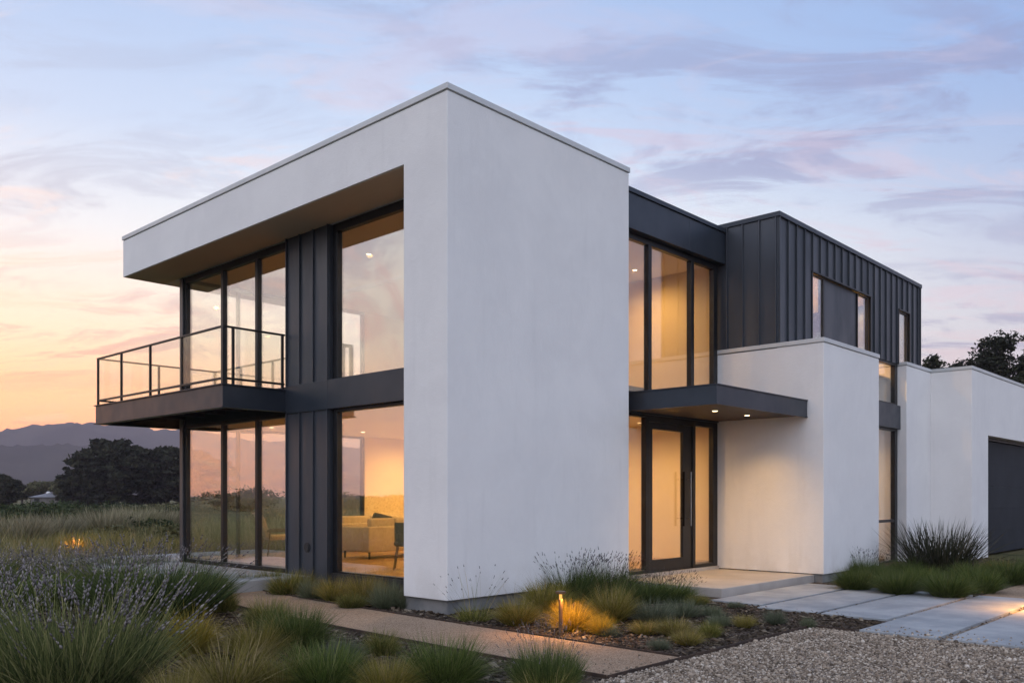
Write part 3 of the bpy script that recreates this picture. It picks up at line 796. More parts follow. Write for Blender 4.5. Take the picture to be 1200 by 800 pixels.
# ================================================================== plants
def P(name, stops, **kw): M[name] = island_mat(name, stops, **kw)
P('green blades', [(0, (0.038, 0.052, 0.013)), (0.45, (0.125, 0.142, 0.031)), (0.8, (0.231, 0.225, 0.053)), (1, (0.480, 0.372, 0.167))], rough=0.6, trans=0.25)
P('olive blades', [(0, (0.070, 0.070, 0.013)), (0.45, (0.202, 0.182, 0.033)), (0.85, (0.332, 0.272, 0.073)), (1, (0.473, 0.368, 0.163))], rough=0.6, trans=0.25)
P('yellow blades', [(0, (0.179, 0.145, 0.016)), (0.5, (0.331, 0.253, 0.032)), (1, (0.497, 0.366, 0.072))], rough=0.6, trans=0.25)
P('straw blades', [(0, (0.146, 0.115, 0.058)), (0.5, (0.265, 0.210, 0.110)), (1, (0.438, 0.357, 0.207))], rough=0.8, trans=0.2)
P('grey green blades', [(0, (0.077, 0.093, 0.061)), (0.5, (0.123, 0.146, 0.097)), (1, (0.199, 0.221, 0.153))], rough=0.7, trans=0.2)
P('mound blades', [(0, (0.023, 0.039, 0.009)), (0.45, (0.075, 0.113, 0.026)), (0.85, (0.132, 0.172, 0.046)), (1, (0.230, 0.230, 0.099))], rough=0.6, trans=0.25)
P('feather plumes', [(0, (0.14, 0.13, 0.08)), (0.5, (0.26, 0.24, 0.16)), (1, (0.40, 0.37, 0.27))], rough=0.8, trans=0.2)
P('dark reed', [(0, (0.018, 0.022, 0.014)), (0.6, (0.035, 0.038, 0.024)), (1, (0.075, 0.065, 0.045))], rough=0.6, trans=0.1)
P('lavender leaf', [(0, (0.035, 0.052, 0.019)), (0.4, (0.098, 0.129, 0.045)), (0.8, (0.196, 0.218, 0.080)), (1, (0.337, 0.323, 0.161))], rough=0.8, trans=0.2)
P('deep green leaf', [(0, (0.021, 0.037, 0.012)), (0.5, (0.070, 0.106, 0.030)), (1, (0.167, 0.206, 0.066))], rough=0.8, trans=0.2)
P('lavender flower', [(0, (0.096, 0.090, 0.099)), (0.4, (0.173, 0.161, 0.180)), (0.8, (0.275, 0.258, 0.273)), (1, (0.385, 0.355, 0.340))], rough=0.9, trans=0.15)
P('dark seedhead', [(0, (0.035, 0.032, 0.036)), (0.6, (0.07, 0.062, 0.07)), (1, (0.13, 0.12, 0.12))], rough=0.9)
P('conifer needles', [(0, (0.011, 0.014, 0.008)), (0.6, (0.022, 0.026, 0.014)), (1, (0.045, 0.043, 0.022))], rough=0.8)
P('hedge leaves', [(0, (0.014, 0.025, 0.009)), (0.6, (0.029, 0.045, 0.015)), (1, (0.054, 0.073, 0.027))], rough=0.8)
P('olive leaves', [(0, (0.050, 0.055, 0.025)), (0.6, (0.094, 0.095, 0.043)), (1, (0.154, 0.140, 0.071))], rough=0.8)
P('meadow blades', [(0, (0.105, 0.119, 0.045)), (0.4, (0.195, 0.195, 0.081)), (0.75, (0.315, 0.282, 0.137)), (1, (0.511, 0.428, 0.265))], rough=0.8, trans=0.2)
M['bark'] = surf('bark', (0.035, 0.028, 0.024), (0.07, 0.058, 0.05), 6, 0.95, bump=0.6, bscale=20, stretch=(1, 1, 0.2))

def blades(rng, n, R, H, spread=0.9, droop=0.35, w=0.006, seg=4, hvar=0.5, sx=1.0, base=None, power=0.7, twist=1.2, taper=0.75):
    """n arching blades: returns verts, loops, counts, tips, tip directions"""
    az = rng.uniform(0, 2 * np.pi, n)
    rr = R * np.sqrt(rng.random(n))
    bx, by = rr * np.cos(az), rr * np.sin(az)
    az = az + rng.normal(0, 0.5, n)
    ph = spread * rng.random(n) ** power
    L = H * (1 - hvar * rng.random(n))
    dr = droop * rng.uniform(0.4, 1.4, n)
    s = np.linspace(0, 1, seg + 1)
    hor = L[:, None] * (np.sin(ph)[:, None] * s + (dr * (0.3 + np.sin(ph)))[:, None] * s ** 2.2)
    zz = L[:, None] * (np.cos(ph)[:, None] * s - (dr * np.sin(ph) * 0.9)[:, None] * s ** 2.4)
    bend = rng.normal(0, 0.12, n)[:, None] * L[:, None] * s ** 2
    cx = bx[:, None] + hor * np.cos(az)[:, None] - bend * np.sin(az)[:, None]
    cy_ = by[:, None] + hor * np.sin(az)[:, None] + bend * np.cos(az)[:, None]
    cx = cx * sx
    zz = np.maximum(zz, 0.004)
    ta = az + np.pi / 2 + rng.normal(0, twist, n)
    ww = (w * rng.uniform(0.6, 1.3, n))[:, None] * np.maximum(1 - s, 0.0) ** taper
    ox, oy = np.cos(ta)[:, None] * ww, np.sin(ta)[:, None] * ww
    c = np.stack([cx, cy_, zz], -1)
    o = np.stack([ox, oy, np.zeros_like(ox)], -1)
    v = np.stack([c - o, c + o], 2)[:, :, :, :]          # n, seg+1, 2, 3
    v = v.reshape(n, (seg + 1) * 2, 3)
    f = []
    for i in range(seg):
        a = i * 2; f.append([a, a + 1, a + 3, a + 2])
    f = np.array(f)
    loops = (f[None] + (np.arange(n) * (seg + 1) * 2)[:, None, None]).reshape(-1)
    tips = c[:, -1]; td = c[:, -1] - c[:, -2]
    td /= np.linalg.norm(td, axis=1)[:, None] + 1e-9
    return v.reshape(-1, 3), loops, np.full(n * seg, 4), tips, td

def merge(parts):
    V, Lp, Ct, off = [], [], [], 0
    for v, l, c in parts:
        V.append(v); Lp.append(np.asarray(l) + off); Ct.append(c); off += len(v)
    return np.concatenate(V), np.concatenate(Lp), np.concatenate(Ct)

def spikes(rng, tips, dirs, length, width, rings=3):
    """flower spikes: short stacked spindles along the end of each stem"""
    n = len(tips)
    L = length * rng.uniform(0.5, 1.25, n)
    side = np.cross(dirs, rng.normal(0, 1, (n, 3))); side /= np.linalg.norm(side, axis=1)[:, None] + 1e-9
    up = np.cross(dirs, side)
    out = []
    for r in range(rings):
        t = (r + 0.5) / rings
        c = tips - dirs * (L * (1 - t))[:, None]
        wv = (width * (1.1 - 0.5 * t) * rng.uniform(0.7, 1.3, n))[:, None]
        h = (L / rings * 0.62)[:, None]
        v = np.stack([c - dirs * h, c + side * wv, c + up * wv, c - side * wv, c - up * wv, c + dirs * h], 1)
        f = np.array([[0, 2, 1], [0, 3, 2], [0, 4, 3], [0, 1, 4], [5, 1, 2], [5, 2, 3], [5, 3, 4], [5, 4, 1]])
        out.append((v.reshape(-1, 3), (f[None] + (np.arange(n) * 6)[:, None, None]).reshape(-1), np.full(n * 8, 3)))
    return merge(out)

def mesh3(name, t, mat): return np_mesh(name, t[0], t[1], t[2], M[mat])

# ---- one prototype set per kind (unit: about 1 m wide); copies are scaled and turned
PROTO = {}
def proto(kind, root_mesh, kids=()): PROTO.setdefault(kind, []).append((root_mesh, kids))
for sd in range(3):
    r = np.random.default_rng(100 + sd)
    # arching tuft grass: 1 m wide, about 0.62 m high
    a = blades(r, 1500, 0.22, 0.62, 1.0, 0.30, 0.0045, 5, 0.5)[:3]
    a2 = blades(r, 1100, 0.32, 0.36, 1.0, 0.3, 0.005, 3, 0.5)[:3]
    proto('green', mesh3('foliage', merge([a, a2]), 'green blades'))
    a = blades(r, 1900, 0.22, 0.62, 1.0, 0.32, 0.0045, 5, 0.45)[:3]
    b = blades(r, 70, 0.14, 0.86, 0.75, 0.30, 0.0028, 5, 0.4)[:3]
    proto('olive', mesh3('foliage', merge([a]), 'olive blades'), (('dry_blades', mesh3('dry_blades', b, 'straw blades')),))
    a = blades(r, 1700, 0.15, 0.66, 1.15, 0.34, 0.0045, 5, 0.45)[:3]
    proto('yellow', mesh3('foliage', a, 'yellow blades'))
    a = blades(r, 1500, 0.22, 0.60, 1.05, 0.34, 0.0042, 5, 0.5)[:3]
    b = blades(r, 260, 0.2, 0.72, 1.0, 0.42, 0.0036, 6, 0.5)[:3]
    proto('dry', mesh3('foliage', a, 'olive blades'), (('dry_blades', mesh3('dry_blades', b, 'straw blades')),))
    a = blades(r, 1600, 0.2, 0.55, 1.35, 0.08, 0.004, 3, 0.5)[:3]
    proto('grey', mesh3('foliage', a, 'grey green blades'))
    a = blades(r, 2600, 0.24, 0.58, 1.1, 0.36, 0.0046, 5, 0.45)[:3]
    a2 = blades(r, 200, 0.28, 0.68, 0.8, 0.25, 0.003, 4, 0.4)[:3]
    proto('mound', mesh3('foliage', merge([a, a2]), 'mound blades'))
    a = blades(r, 1300, 0.32, 0.80, 0.62, 0.16, 0.0065, 4, 0.5, taper=0.35)[:3]
    b = blades(r, 700, 0.30, 0.55, 0.9, 0.2, 0.006, 4, 0.5)[:3]
    proto('feather', mesh3('foliage', b, 'olive blades'), (('dry_plumes', mesh3('dry_plumes', a, 'feather plumes')),))
    # tall dark reed clump: 1 m wide, about 0.75 m high, stiff
    a = blades(r, 700, 0.30, 0.95, 0.62, 0.06, 0.006, 5, 0.55, power=0.85, taper=0.45)[:3]
    b = blades(r, 160, 0.30, 1.0, 0.95, 0.22, 0.005, 6, 0.5, power=0.6, taper=0.5)[:3]
    proto('reed', mesh3('foliage', merge([a, b]), 'dark reed'))
    # lavender: leafy dome with upright stems that end in spikes; 1 m wide, about 0.8 m high
    leaf = blades(r, 3800, 0.36, 0.54, 0.9, 0.05, 0.0048, 3, 0.6, power=0.6)[:3]
    st = blades(r, 330, 0.34, 0.84, 0.80, 0.05, 0.0022, 4, 0.42, power=0.65, taper=0.25)
    sp_ = spikes(r, st[3], st[4], 0.125, 0.0062, 4)
    proto('lavender', mesh3('foliage', merge([leaf, st[:3]]), 'lavender leaf'), (('flower_spikes', mesh3('flower_spikes', sp_, 'lavender flower')),))
    leaf = blades(r, 3200, 0.36, 0.58, 0.9, 0.08, 0.0055, 3, 0.5)[:3]
    st = blades(r, 150, 0.26, 0.80, 0.75, 0.10, 0.0018, 4, 0.28, power=0.65, taper=0.25)
    sp_ = spikes(r, st[3], st[4], 0.06, 0.007)
    proto('lavgreen', mesh3('foliage', merge([leaf, st[:3]]), 'deep green leaf'), (('flower_spikes', mesh3('flower_spikes', sp_, 'lavender flower')),))
    # green mound with many thin dark seed stalks standing above
    leaf = blades(r, 2400, 0.30, 0.66, 0.9, 0.2, 0.005, 4, 0.5)[:3]
    st = blades(r, 240, 0.26, 0.98, 0.62, 0.10, 0.0020, 4, 0.35, power=0.7, taper=0.2)
    sp_ = spikes(r, st[3], st[4], 0.055, 0.0075)
    proto('stalk', mesh3('foliage', merge([leaf, st[:3]]), 'deep green leaf'), (('seed_heads', mesh3('seed_heads', sp_, 'dark seedhead')),))
    leaf = blades(r, 420, 0.2, 0.34, 1.1, 0.2, 0.0045, 4, 0.5)[:3]
    st = blades(r, 26, 0.2, 0.95, 0.55, 0.14, 0.0022, 4, 0.4, power=0.7, taper=0.2)
    sp_ = spikes(r, st[3], st[4], 0.05, 0.009, 2)
    proto('sparse', mesh3('foliage', merge([leaf, st[:3]]), 'green blades'), (('seed_heads', mesh3('seed_heads', sp_, 'dark seedhead')),))
HEIGHT = {'feather': 0.76, 'mound': 0.56, 'green': 0.60, 'olive': 0.60, 'yellow': 0.58, 'dry': 0.60, 'grey': 0.52, 'reed': 0.86, 'lavender': 0.80, 'lavgreen': 0.66, 'stalk': 0.80, 'sparse': 0.85}
WIDTH = {'feather': 1.1, 'mound': 1.1, 'green': 1.1, 'olive': 1.1, 'yellow': 1.1, 'dry': 1.1, 'grey': 1.0, 'reed': 1.1, 'lavender': 1.1, 'lavgreen': 1.05, 'stalk': 1.1, 'sparse': 0.9}
NAME = {'feather': ('grass_tuft', 'grass tuft'), 'mound': ('grass_mound', 'grass tuft'), 'green': ('grass_tuft', 'grass tuft'), 'olive': ('grass_tuft', 'grass tuft'), 'yellow': ('grass_tuft', 'grass tuft'), 'dry': ('grass_tuft', 'grass tuft'), 'grey': ('fescue_tuft', 'grass tuft'),
        'reed': ('reed_clump', 'reed clump'), 'lavender': ('lavender_bush', 'lavender'), 'lavgreen': ('lavender_bush', 'lavender'), 'stalk': ('seed_stalk_bush', 'bush'), 'sparse': ('seed_stalk_plant', 'plant')}
prng = random.Random(11)
NTH = {}
def plant(kind, loc, wid, hgt, label, group):
    k = NTH.get(kind, 0); NTH[kind] = k + 1
    me, kids = PROTO[kind][k % 3]
    s = wid / WIDTH[kind]
    rz = prng.uniform(0, 6.28)
    o = link(NAME[kind][0], me, None, loc, rz, (s, s, hgt / HEIGHT[kind]))
    tag(o, label, NAME[kind][1], group)
    for nm, km in kids:
        c = link(nm, km, o)
        if kind in ('lavender', 'lavgreen', 'stalk'): c['kind'] = 'stuff'
    return o
def pp(kind, px, py, wpx, hpx, label, group, dz=0.0):
    """a plant whose foot, width and height are read off the photograph"""
    loc = G(px, py); Y = loc.y; loc.z = dz
    return plant(kind, loc, wpx * Y / F_PX, hpx * Y / F_PX, label, group)

FR = 'plants in the front bed'
LB = 'lavender in the front bed'
# front bed, lower left
pp('lavender', 85, 812, 235, 178, 'largest lavender bush, full of pale purple spikes, at the bottom left corner', LB)
pp('lavender', -60, 775, 170, 130, 'lavender bush cut by the left edge beside the largest one', LB)
pp('lavgreen', 182, 722, 165, 84, 'broad dark green lavender bush with few spikes in front of the terrace', LB)
pp('lavgreen', 38, 712, 120, 56, 'green lavender bush behind the largest one near the left edge', LB)
pp('lavender', 118, 690, 110, 48, 'small purple lavender bush just behind the broad dark green one', LB)
pp('lavender', -20, 684, 110, 50, 'purple lavender at the left edge in the rear row', LB)
pp('lavender', 62, 676, 90, 38, 'purple lavender in the rear row, right of the one at the edge', LB)
pp('lavender', 150, 670, 90, 32, 'purple lavender in the rear row nearest the terrace corner', LB)
pp('lavgreen', 228, 700, 80, 42, 'small dark green lavender where the terrace meets the path', LB)
pp('yellow', 222, 768, 92, 62, 'olive yellow grass tuft right of the largest lavender', FR)
pp('green', 262, 716, 44, 34, 'small dark green tuft beside the start of the tan path', FR)
pp('dry', 268, 818, 150, 84, 'wide olive and straw grass tuft at the bottom edge beside the largest lavender', FR)
pp('green', 315, 735, 70, 46, 'green grass tuft leaning over the tan path, the farthest of its row', FR)
pp('mound', 345, 762, 100, 64, 'dense rounded green grass mound beside the tan path, second of its row', FR)
pp('olive', 300, 770, 90, 50, 'low olive tuft squeezed between two larger tufts on the left of the path', FR)
pp('dry', 205, 835, 90, 70, 'bleached grass tuft with long dry blades at the bottom edge under the lavender', FR)
pp('mound', 380, 812, 120, 74, 'green grass mound cut by the bottom edge, left of the bare mulch patch', FR)
pp('dry', 330, 815, 90, 64, 'mixed green and straw tuft at the bottom edge left of centre', FR)
pp('green', 448, 766, 54, 36, 'small lone grass tuft close to the edge of the tan path', FR)
pp('mound', 520, 806, 122, 74, 'bushy rounded green grass mound beside the path at the bottom, left of the darker one', FR)
pp('olive', 452, 815, 90, 56, 'olive grass tuft at the bottom edge left of the bushy green one', FR)
pp('grey', 402, 775, 60, 34, 'low grey green tuft on the mulch behind the bottom row', FR)
pp('lavgreen', 640, 812, 84, 74, 'round dark green lavender bush in front of the tan path by the gravel', FR)
pp('green', 640, 824, 96, 48, 'green grass skirt at the foot of the round dark lavender bush by the gravel', FR)
# strip along the glazing
SG = 'tufts along the lower windows'
for (kd, px, py, w, h, lab) in [
    ('green', 292, 690, 40, 20, 'low green tuft at the terrace end of the row under the windows'),
    ('green', 336, 696, 52, 26, 'rounded green tuft under the dark cladding'),
    ('grey', 368, 701, 44, 24, 'grey green tuft below the right side of the dark cladding'),
    ('dry', 355, 690, 40, 22, 'straw topped tuft tight against the dark cladding'),
    ('dry', 392, 704, 46, 28, 'straw coloured tuft under the left side of the big lower window'),
    ('dry', 424, 707, 46, 34, 'tall straw coloured tuft under the middle of the big lower window'),
    ('green', 412, 712, 40, 18, 'low green tuft at the path side under the big lower window'),
    ('grey', 452, 712, 46, 32, 'grey green tuft next to the foot of the white pillar'),
    ('dry', 440, 700, 36, 24, 'small straw tuft behind the grey green ones at the window'),
    ('green', 318, 688, 36, 22, 'green tuft second from the terrace end under the windows'),
    ('grey', 474, 712, 34, 24, 'small grey tuft touching the white pillar')]:
    pp(kd, px, py, w * 1.1, h * 1.3, lab, SG)
pp('sparse', 556, 727, 74, 62, 'thin plant with few dark seed heads at the white corner', FR)
# bed in front of the white wall
EB = 'plants in the bed by the entrance'
for (kd, px, py, w, h, lab) in [
    ('olive', 606, 732, 66, 38, 'olive tuft between the thin plant and the lamp'),
    ('olive', 640, 716, 72, 44, 'olive green tuft behind the path light, near the white wall'),
    ('yellow', 672, 739, 72, 44, 'yellow grass tuft lit by the path light beside it'),
    ('yellow', 704, 743, 42, 27, 'smaller yellow tuft right of the lit one'),
    ('stalk', 668, 704, 92, 54, 'tall green bush with dark seed stalks against the white wall, left of its pair'),
    ('stalk', 712, 700, 88, 49, 'tall green bush with dark seed stalks near the end of the white wall'),
    ('olive', 716, 728, 74, 50, 'large olive green tuft in the middle of the entrance bed'),
    ('stalk', 752, 706, 76, 36, 'deep green bush before the left sidelight of the door'),
    ('stalk', 786, 705, 62, 34, 'dark seed stalk bush at the corner of the porch'),
    ('grey', 764, 728, 66, 32, 'wide grey green fescue below the deep green bush'),
    ('grey', 800, 722, 60, 26, 'grey green fescue in front of the porch step'),
    ('dry', 756, 743, 46, 22, 'dry tuft at the front of the entrance bed, left one'),
    ('dry', 790, 744, 58, 26, 'dry tuft at the front of the entrance bed, broader one'),
    ('dry', 806, 755, 46, 24, 'dry tuft nearest the gravel edging'),
    ('green', 832, 746, 34, 24, 'small bright green tuft near the gravel edging'),
    ('grey', 772, 760, 34, 16, 'tiny grey fescue nearest the end of the path'),
    ('grey', 714, 745, 30, 14, 'tiny grey mound behind the path edging'),
    ('green', 816, 708, 36, 16, 'low green mound at the foot of the porch step'),
    ('grey', 834, 721, 34, 16, 'small grey mound left of the first paving slab'),
    ('grey', 843, 733, 36, 18, 'grey fescue mound in front of the paving slabs'),
    ('dry', 872, 735, 34, 20, 'small dry tuft by the second paving slab'),
    ('grey', 908, 731, 32, 22, 'spiky grey tuft by the third paving slab'),
    ('grey', 947, 735, 22, 16, 'small spiky tuft at the corner of the gravel edging'),
    ('grey', 862, 712, 26, 10, 'tiny mound beside the first paving slab')]:
    pp(kd, px, py, w, h, lab, EB)
# bed in front of the garage
GB = 'grasses in the garage bed'
pp('reed', 1100, 674, 104, 66, 'tall dark reed clump standing against the white garage wall', GB)
for (kd, px, py, w, h, lab) in [
    ('mound', 1003, 689, 56, 28, 'green grass mound at the corner of the white entrance block'),
    ('mound', 1052, 694, 62, 30, 'green grass mound in the front row, second from the entrance block'),
    ('mound', 1112, 698, 66, 34, 'green grass mound in the front row, nearest the drive corner'),
    ('mound', 1150, 692, 58, 32, 'green grass mound in the front row, third from the corner'),
    ('mound', 1182, 682, 60, 32, 'green grass mound close to the right edge of the photo'),
    ('mound', 1080, 684, 56, 26, 'green grass mound right below the reed clump'),
    ('mound', 1030, 680, 50, 22, 'green grass mound below the narrow lit window'),
    ('stalk', 1014, 676, 46, 30, 'dark stalky plant against the side of the entrance block'),
    ('mound', 1140, 680, 60, 26, 'green grass mound between reed clump and garage door'),
    ('olive', 1168, 674, 50, 24, 'olive grass mound at the left jamb of the garage door'),
    ('mound', 1212, 676, 56, 26, 'green grass mound cut by the right edge'),
    ('stalk', 1062, 674, 44, 26, 'dark stalky plant at the foot of the narrow lit window'),
    ('mound', 1240, 668, 56, 26, 'green grass mound just beyond the right edge')]:
    pp(kd, px, py + 2, w * 1.02, h * 1.12, lab, GB)
# left of the terrace
LT = 'grasses beyond the terrace'
pp('yellow', 88, 650, 66, 30, 'yellow grass lit by the small path light beyond the lavender', LT)
for (px, py, w, h, lab) in [(175, 644, 60, 18, 'low olive tuft on the far edge of the terrace'), (195, 641, 50, 15, 'olive tuft by the far corner of the glazing'),
                            (128, 646, 70, 30, 'broad olive tuft right of the small path light'), (30, 655, 90, 30, 'broad dry olive tuft left of the small path light')]:
    pp('olive', px, py, w, h, lab, LT)

for (px, py, w, h, lab) in [(18, 648, 80, 46, 'feathery pale grass clump near the left edge of the meadow'), (60, 640, 66, 40, 'feathery pale grass clump left of the small path light'),
                            (122, 636, 66, 42, 'feathery pale grass clump behind the small path light'), (158, 632, 60, 40, 'feathery pale grass clump beyond the terrace'),
                            (192, 630, 52, 36, 'feathery pale grass clump beside the corner post')]:
    pp('feather', px, py, w, h * 1.1, lab, LT)

# ---- meadow grass: nobody could count it
def field(name, xs, ys, hmin, hmax, w, rng, mat, seg=2):
    n = len(xs)
    v, l, c, _, _ = blades(rng, n, 0.0001, 1.0, 0.5, 0.25, 1.0, seg, 0.0)
    v = v.reshape(n, -1, 3)
    hh = rng.uniform(hmin, hmax, n)
    # scale each blade: height by hh, width from w
    ctr = (v[:, 0::2] + v[:, 1::2]) / 2; off = (v[:, 1::2] - v[:, 0::2]) / 2
    ctr = ctr * hh[:, None, None]; off = off * w[:, None, None]
    v = np.stack([ctr - off, ctr + off], 2).reshape(n, -1, 3)
    v += np.stack([xs, ys, np.full(n, -0.05)], -1)[:, None, :]
    return np_mesh(name, v.reshape(-1, 3), l, c, M[mat])
rg = np.random.default_rng(5)
n = 150000
yy = 13 + 62 * rg.random(n) ** 1.6
xx = rg.uniform(-1.0, 0.05, n) * (yy * 0.75 + 3) + 1
clump = np.array([mnoise.noise(Vector((a * 0.5, b * 0.5, 1.7))) + 0.6 * mnoise.noise(Vector((a * 1.6, b * 1.6, 4.7))) for a, b in zip(xx, yy)])
du, dv = (xx - CX) * RU[0] + (yy - CY) * RU[1], (xx - CX) * LV[0] + (yy - CY) * LV[1]
keep = (clump > -0.22) & ~((du > -1.25) & (dv < 11.6)) & ~((du > -5) & (dv < 9.0))
xx, yy, clump = xx[keep], yy[keep], clump[keep]
hh = 0.22 + 0.5 * np.clip(clump + 0.3, 0, 1)
me = field('meadow_grass', xx, yy, hh * 0.6, hh * 1.9, 0.003 + 0.00022 * yy, rg, 'meadow blades')
tag(link('meadow_grass', me), 'tall dry grass of the meadow left of the house', 'grass', kind='stuff')
n = 60000
xx = rg.uniform(-48, -8, n); yy = rg.uniform(-22, 24, n)
keep = np.array([mnoise.noise(Vector((a * 0.4, b * 0.4, 7.7))) for a, b in zip(xx, yy)]) > -0.25
keep &= ~((xx > -9) & (yy > 3) & (yy < 16))
xx, yy = xx[keep], yy[keep]
me = field('meadow_grass', xx, yy, 0.3, 0.9, np.full(len(xx), 0.011), rg, 'meadow blades')
tag(link('meadow_grass', me), 'tall grass of the meadow outside the left edge, mirrored in the glass', 'grass', kind='stuff')

# ---- leaf clouds for shrubs and trees
def leafcloud(rng, clumps, n, size, flat=0.0, shell=0.45):
    cl = np.array(clumps, float)
    wgt = (cl[:, 3] * cl[:, 4] * cl[:, 5]) ** 0.6; wgt /= wgt.sum()
    ci = rng.choice(len(cl), n, p=wgt)
    d = rng.normal(0, 1, (n, 3)); d /= np.linalg.norm(d, axis=1)[:, None]
    r = (shell + (1 - shell) * rng.random(n)) * rng.uniform(0.75, 1.12, n)
    # knobbly clumps: the radius varies with direction
    kn = np.sin(d[:, 0] * 5 + ci * 1.7) * np.sin(d[:, 1] * 6 + ci) * np.sin(d[:, 2] * 5 + ci * 2.3)
    r = r * (1 + 0.28 * kn)
    c = cl[ci, :3] + d * r[:, None] * cl[ci, 3:6]
    a = rng.normal(0, 1, (n, 3)); a[:, 2] *= (1 - flat); a /= np.linalg.norm(a, axis=1)[:, None]
    b = np.cross(a, rng.normal(0, 1, (n, 3))); b /= np.linalg.norm(b, axis=1)[:, None] + 1e-9
    s = size * rng.uniform(0.5, 1.4, n)[:, None]
    v = np.stack([c - a * s, c + b * s * 0.45, c + a * s, c - b * s * 0.45], 1)
    return v.reshape(-1, 3), np.arange(n * 4), np.full(n, 4)

def tree(name, loc, trunk, limbs, clumps, n, size, leafmat, label, cat='tree', group=None, seed=0, flat=0.3, rz=0.0):
    rng = np.random.default_rng(seed)
    r = empty(name, loc, rz); tag(r, label, cat, group)
    mb = MB().tube(*trunk, 9)
    for pts, rad in limbs: mb.tube(pts, rad, 6)
    mb.build('trunk', M['bark'], r, smooth=True)
    link('crown', mesh3('crown', leafcloud(rng, clumps, n, size, flat), leafmat), r)
    return r

def shrub(loc, w, h, label, group, mat, seed, n=1500, size=0.09):
    rng = np.random.default_rng(seed)
    r = empty('shrub', loc, rng.uniform(0, 6)); tag(r, label, 'shrub', group)
    cl = [(rng.normal(0, w * .22), rng.normal(0, w * .22), h * rng.uniform(.3, .62), w * rng.uniform(.2, .36), w * rng.uniform(.2, .36), h * rng.uniform(.25, .4)) for _ in range(9)]
    cl.append((0, 0, h * .3, w * .45, w * .45, h * .32))
    mb = MB()
    for c in cl: mb.tube([(c[0] * .2, c[1] * .2, -.1), (c[0] * .7, c[1] * .7, c[2] * .6), (c[0], c[1], c[2])], [.03, .02, .008], 5)
    mb.build('stem', M['bark'], r)
    link('foliage', mesh3('foliage', leafcloud(rng, cl, n, size, 0.1, 0.35), mat), r)
    return r

def conifer_clumps(rng, H, R, top_flat=0.5, n=34, base=0.25, lean=0.0):
    """spreading coastal conifer: limbs that carry flattened plates of needles"""
    cl, limbs = [], []
    for i in range(n):
        t = base + (1 - base) * (i + rng.random()) / n
        az = i * 2.4 + rng.normal(0, .4)
        reach = R * (1 - abs(t - base - .25) ** 1.5 * 0.75) * rng.uniform(.45, 1.0)
        if t > .85: reach *= 0.55
        z0 = H * t * 0.82; z1 = z0 + H * rng.uniform(.02, .16)
        x, y = reach * math.cos(az) + lean * t, reach * math.sin(az)
        limbs.append(([(lean * t * .6, 0, z0 * .92), (x * .5, y * .5, z0 + (z1 - z0) * .3), (x, y, z1)], [R * .022, R * .014, R * .005]))
        for q in range(3):
            f = rng.uniform(.55, 1.1)
            cl.append((x * f + rng.normal(0, R * .07), y * f + rng.normal(0, R * .07), z1 + rng.normal(0, H * .02), R * rng.uniform(.13, .26), R * rng.uniform(.13, .26), H * rng.uniform(.028, .06)))
    return cl, limbs

def conifer(loc, H, R, label, group, seed, n=9000, size=0.22, lean=0.0, base=0.25, nb=34, dome=0):
    rng = np.random.default_rng(seed)
    cl, limbs = conifer_clumps(rng, H, R, n=nb, base=base, lean=lean)
    for i in range(dome):                # broad open top built of many flat tufts on rising twigs
        a = rng.uniform(0, 2 * np.pi); q = rng.random() ** 0.5; zz = H * (0.98 - 0.30 * q ** 1.6 - 0.16 * rng.random())
        x, y = lean + R * q * math.cos(a), R * q * math.sin(a)
        limbs.append(([(lean * .6, 0, zz - H * .12), (lean + (x - lean) * .6, y * .6, zz - H * .05), (x, y, zz)], [R * .02, R * .012, R * .005]))
        cl.append((x, y, zz, R * rng.uniform(.10, .22), R * rng.uniform(.10, .22), H * rng.uniform(.015, .04)))
    trunk = ([(0, 0, -.3), (lean * .2, .05 * R, H * .3), (lean * .5, 0, H * .6), (lean * .8, 0, H * .9)], [R * .07, R * .055, R * .035, R * .01])
    return tree('conifer', loc, trunk, limbs, cl, n, size, 'conifer needles', label, 'tree', group, seed)

def at(px, Y, z=-0.05): return Vector(((px - 600) * Y / F_PX, Y, z))
FT = 'dark trees beyond the meadow'
Yt = 120.0
for (px, top, wpx, lab, sd, YY) in [
    (128, 513, 84, 'big dark conifer beyond the meadow, tallest of the dark trees', 21, 120),
    (112, 536, 66, 'dark conifer leaning out on the left of the tallest one', 22, 118),
    (164, 521, 66, 'dark conifer right of the tallest one beyond the meadow', 23, 124),
    (196, 521, 70, 'dark conifer next to the far corner of the house', 24, 122),
    (98, 552, 46, 'low dark conifer at the left end of the dark trees', 25, 116),
    (230, 524, 80, 'dark conifer hidden behind the lower glass doors', 28, 126),
    (2, 556, 40, 'dark conifer at the left edge of the photo', 26, 110)]:
    H_ = (581 - top) / F_PX * YY + EYE
    conifer(at(px, YY), H_, wpx / F_PX * YY * 0.55, lab, FT, sd, 16000, 0.34, base=0.05, nb=40, dome=60)
for (px, top, wpx, lab, sd, YY) in [
    (46, 563, 44, 'rounded grey green tree behind the small far roof', 31, 150),
    (26, 572, 26, 'small rounded tree left of the far roof', 32, 150),
    (70, 556, 26, 'slender tree between the far roof and the dark conifers', 33, 140)]:
    H_ = (581 - top) / F_PX * YY + EYE; w = wpx / F_PX * YY
    rng = np.random.default_rng(sd)
    cl = [(rng.normal(0, w * .2), rng.normal(0, w * .2), H_ * rng.uniform(.45, .85), w * .24, w * .24, H_ * .16) for _ in range(14)]
    tree('round_tree', at(px, YY), ([(0, 0, -.3), (0, 0, H_ * .5), (0, 0, H_ * .8)], [.2, .14, .05]), [([(0, 0, H_ * .4), (c[0], c[1], c[2])], [.08, .02]) for c in cl], cl, 4000, .28, 'olive leaves', lab, 'tree', 'rounded trees far off', sd)
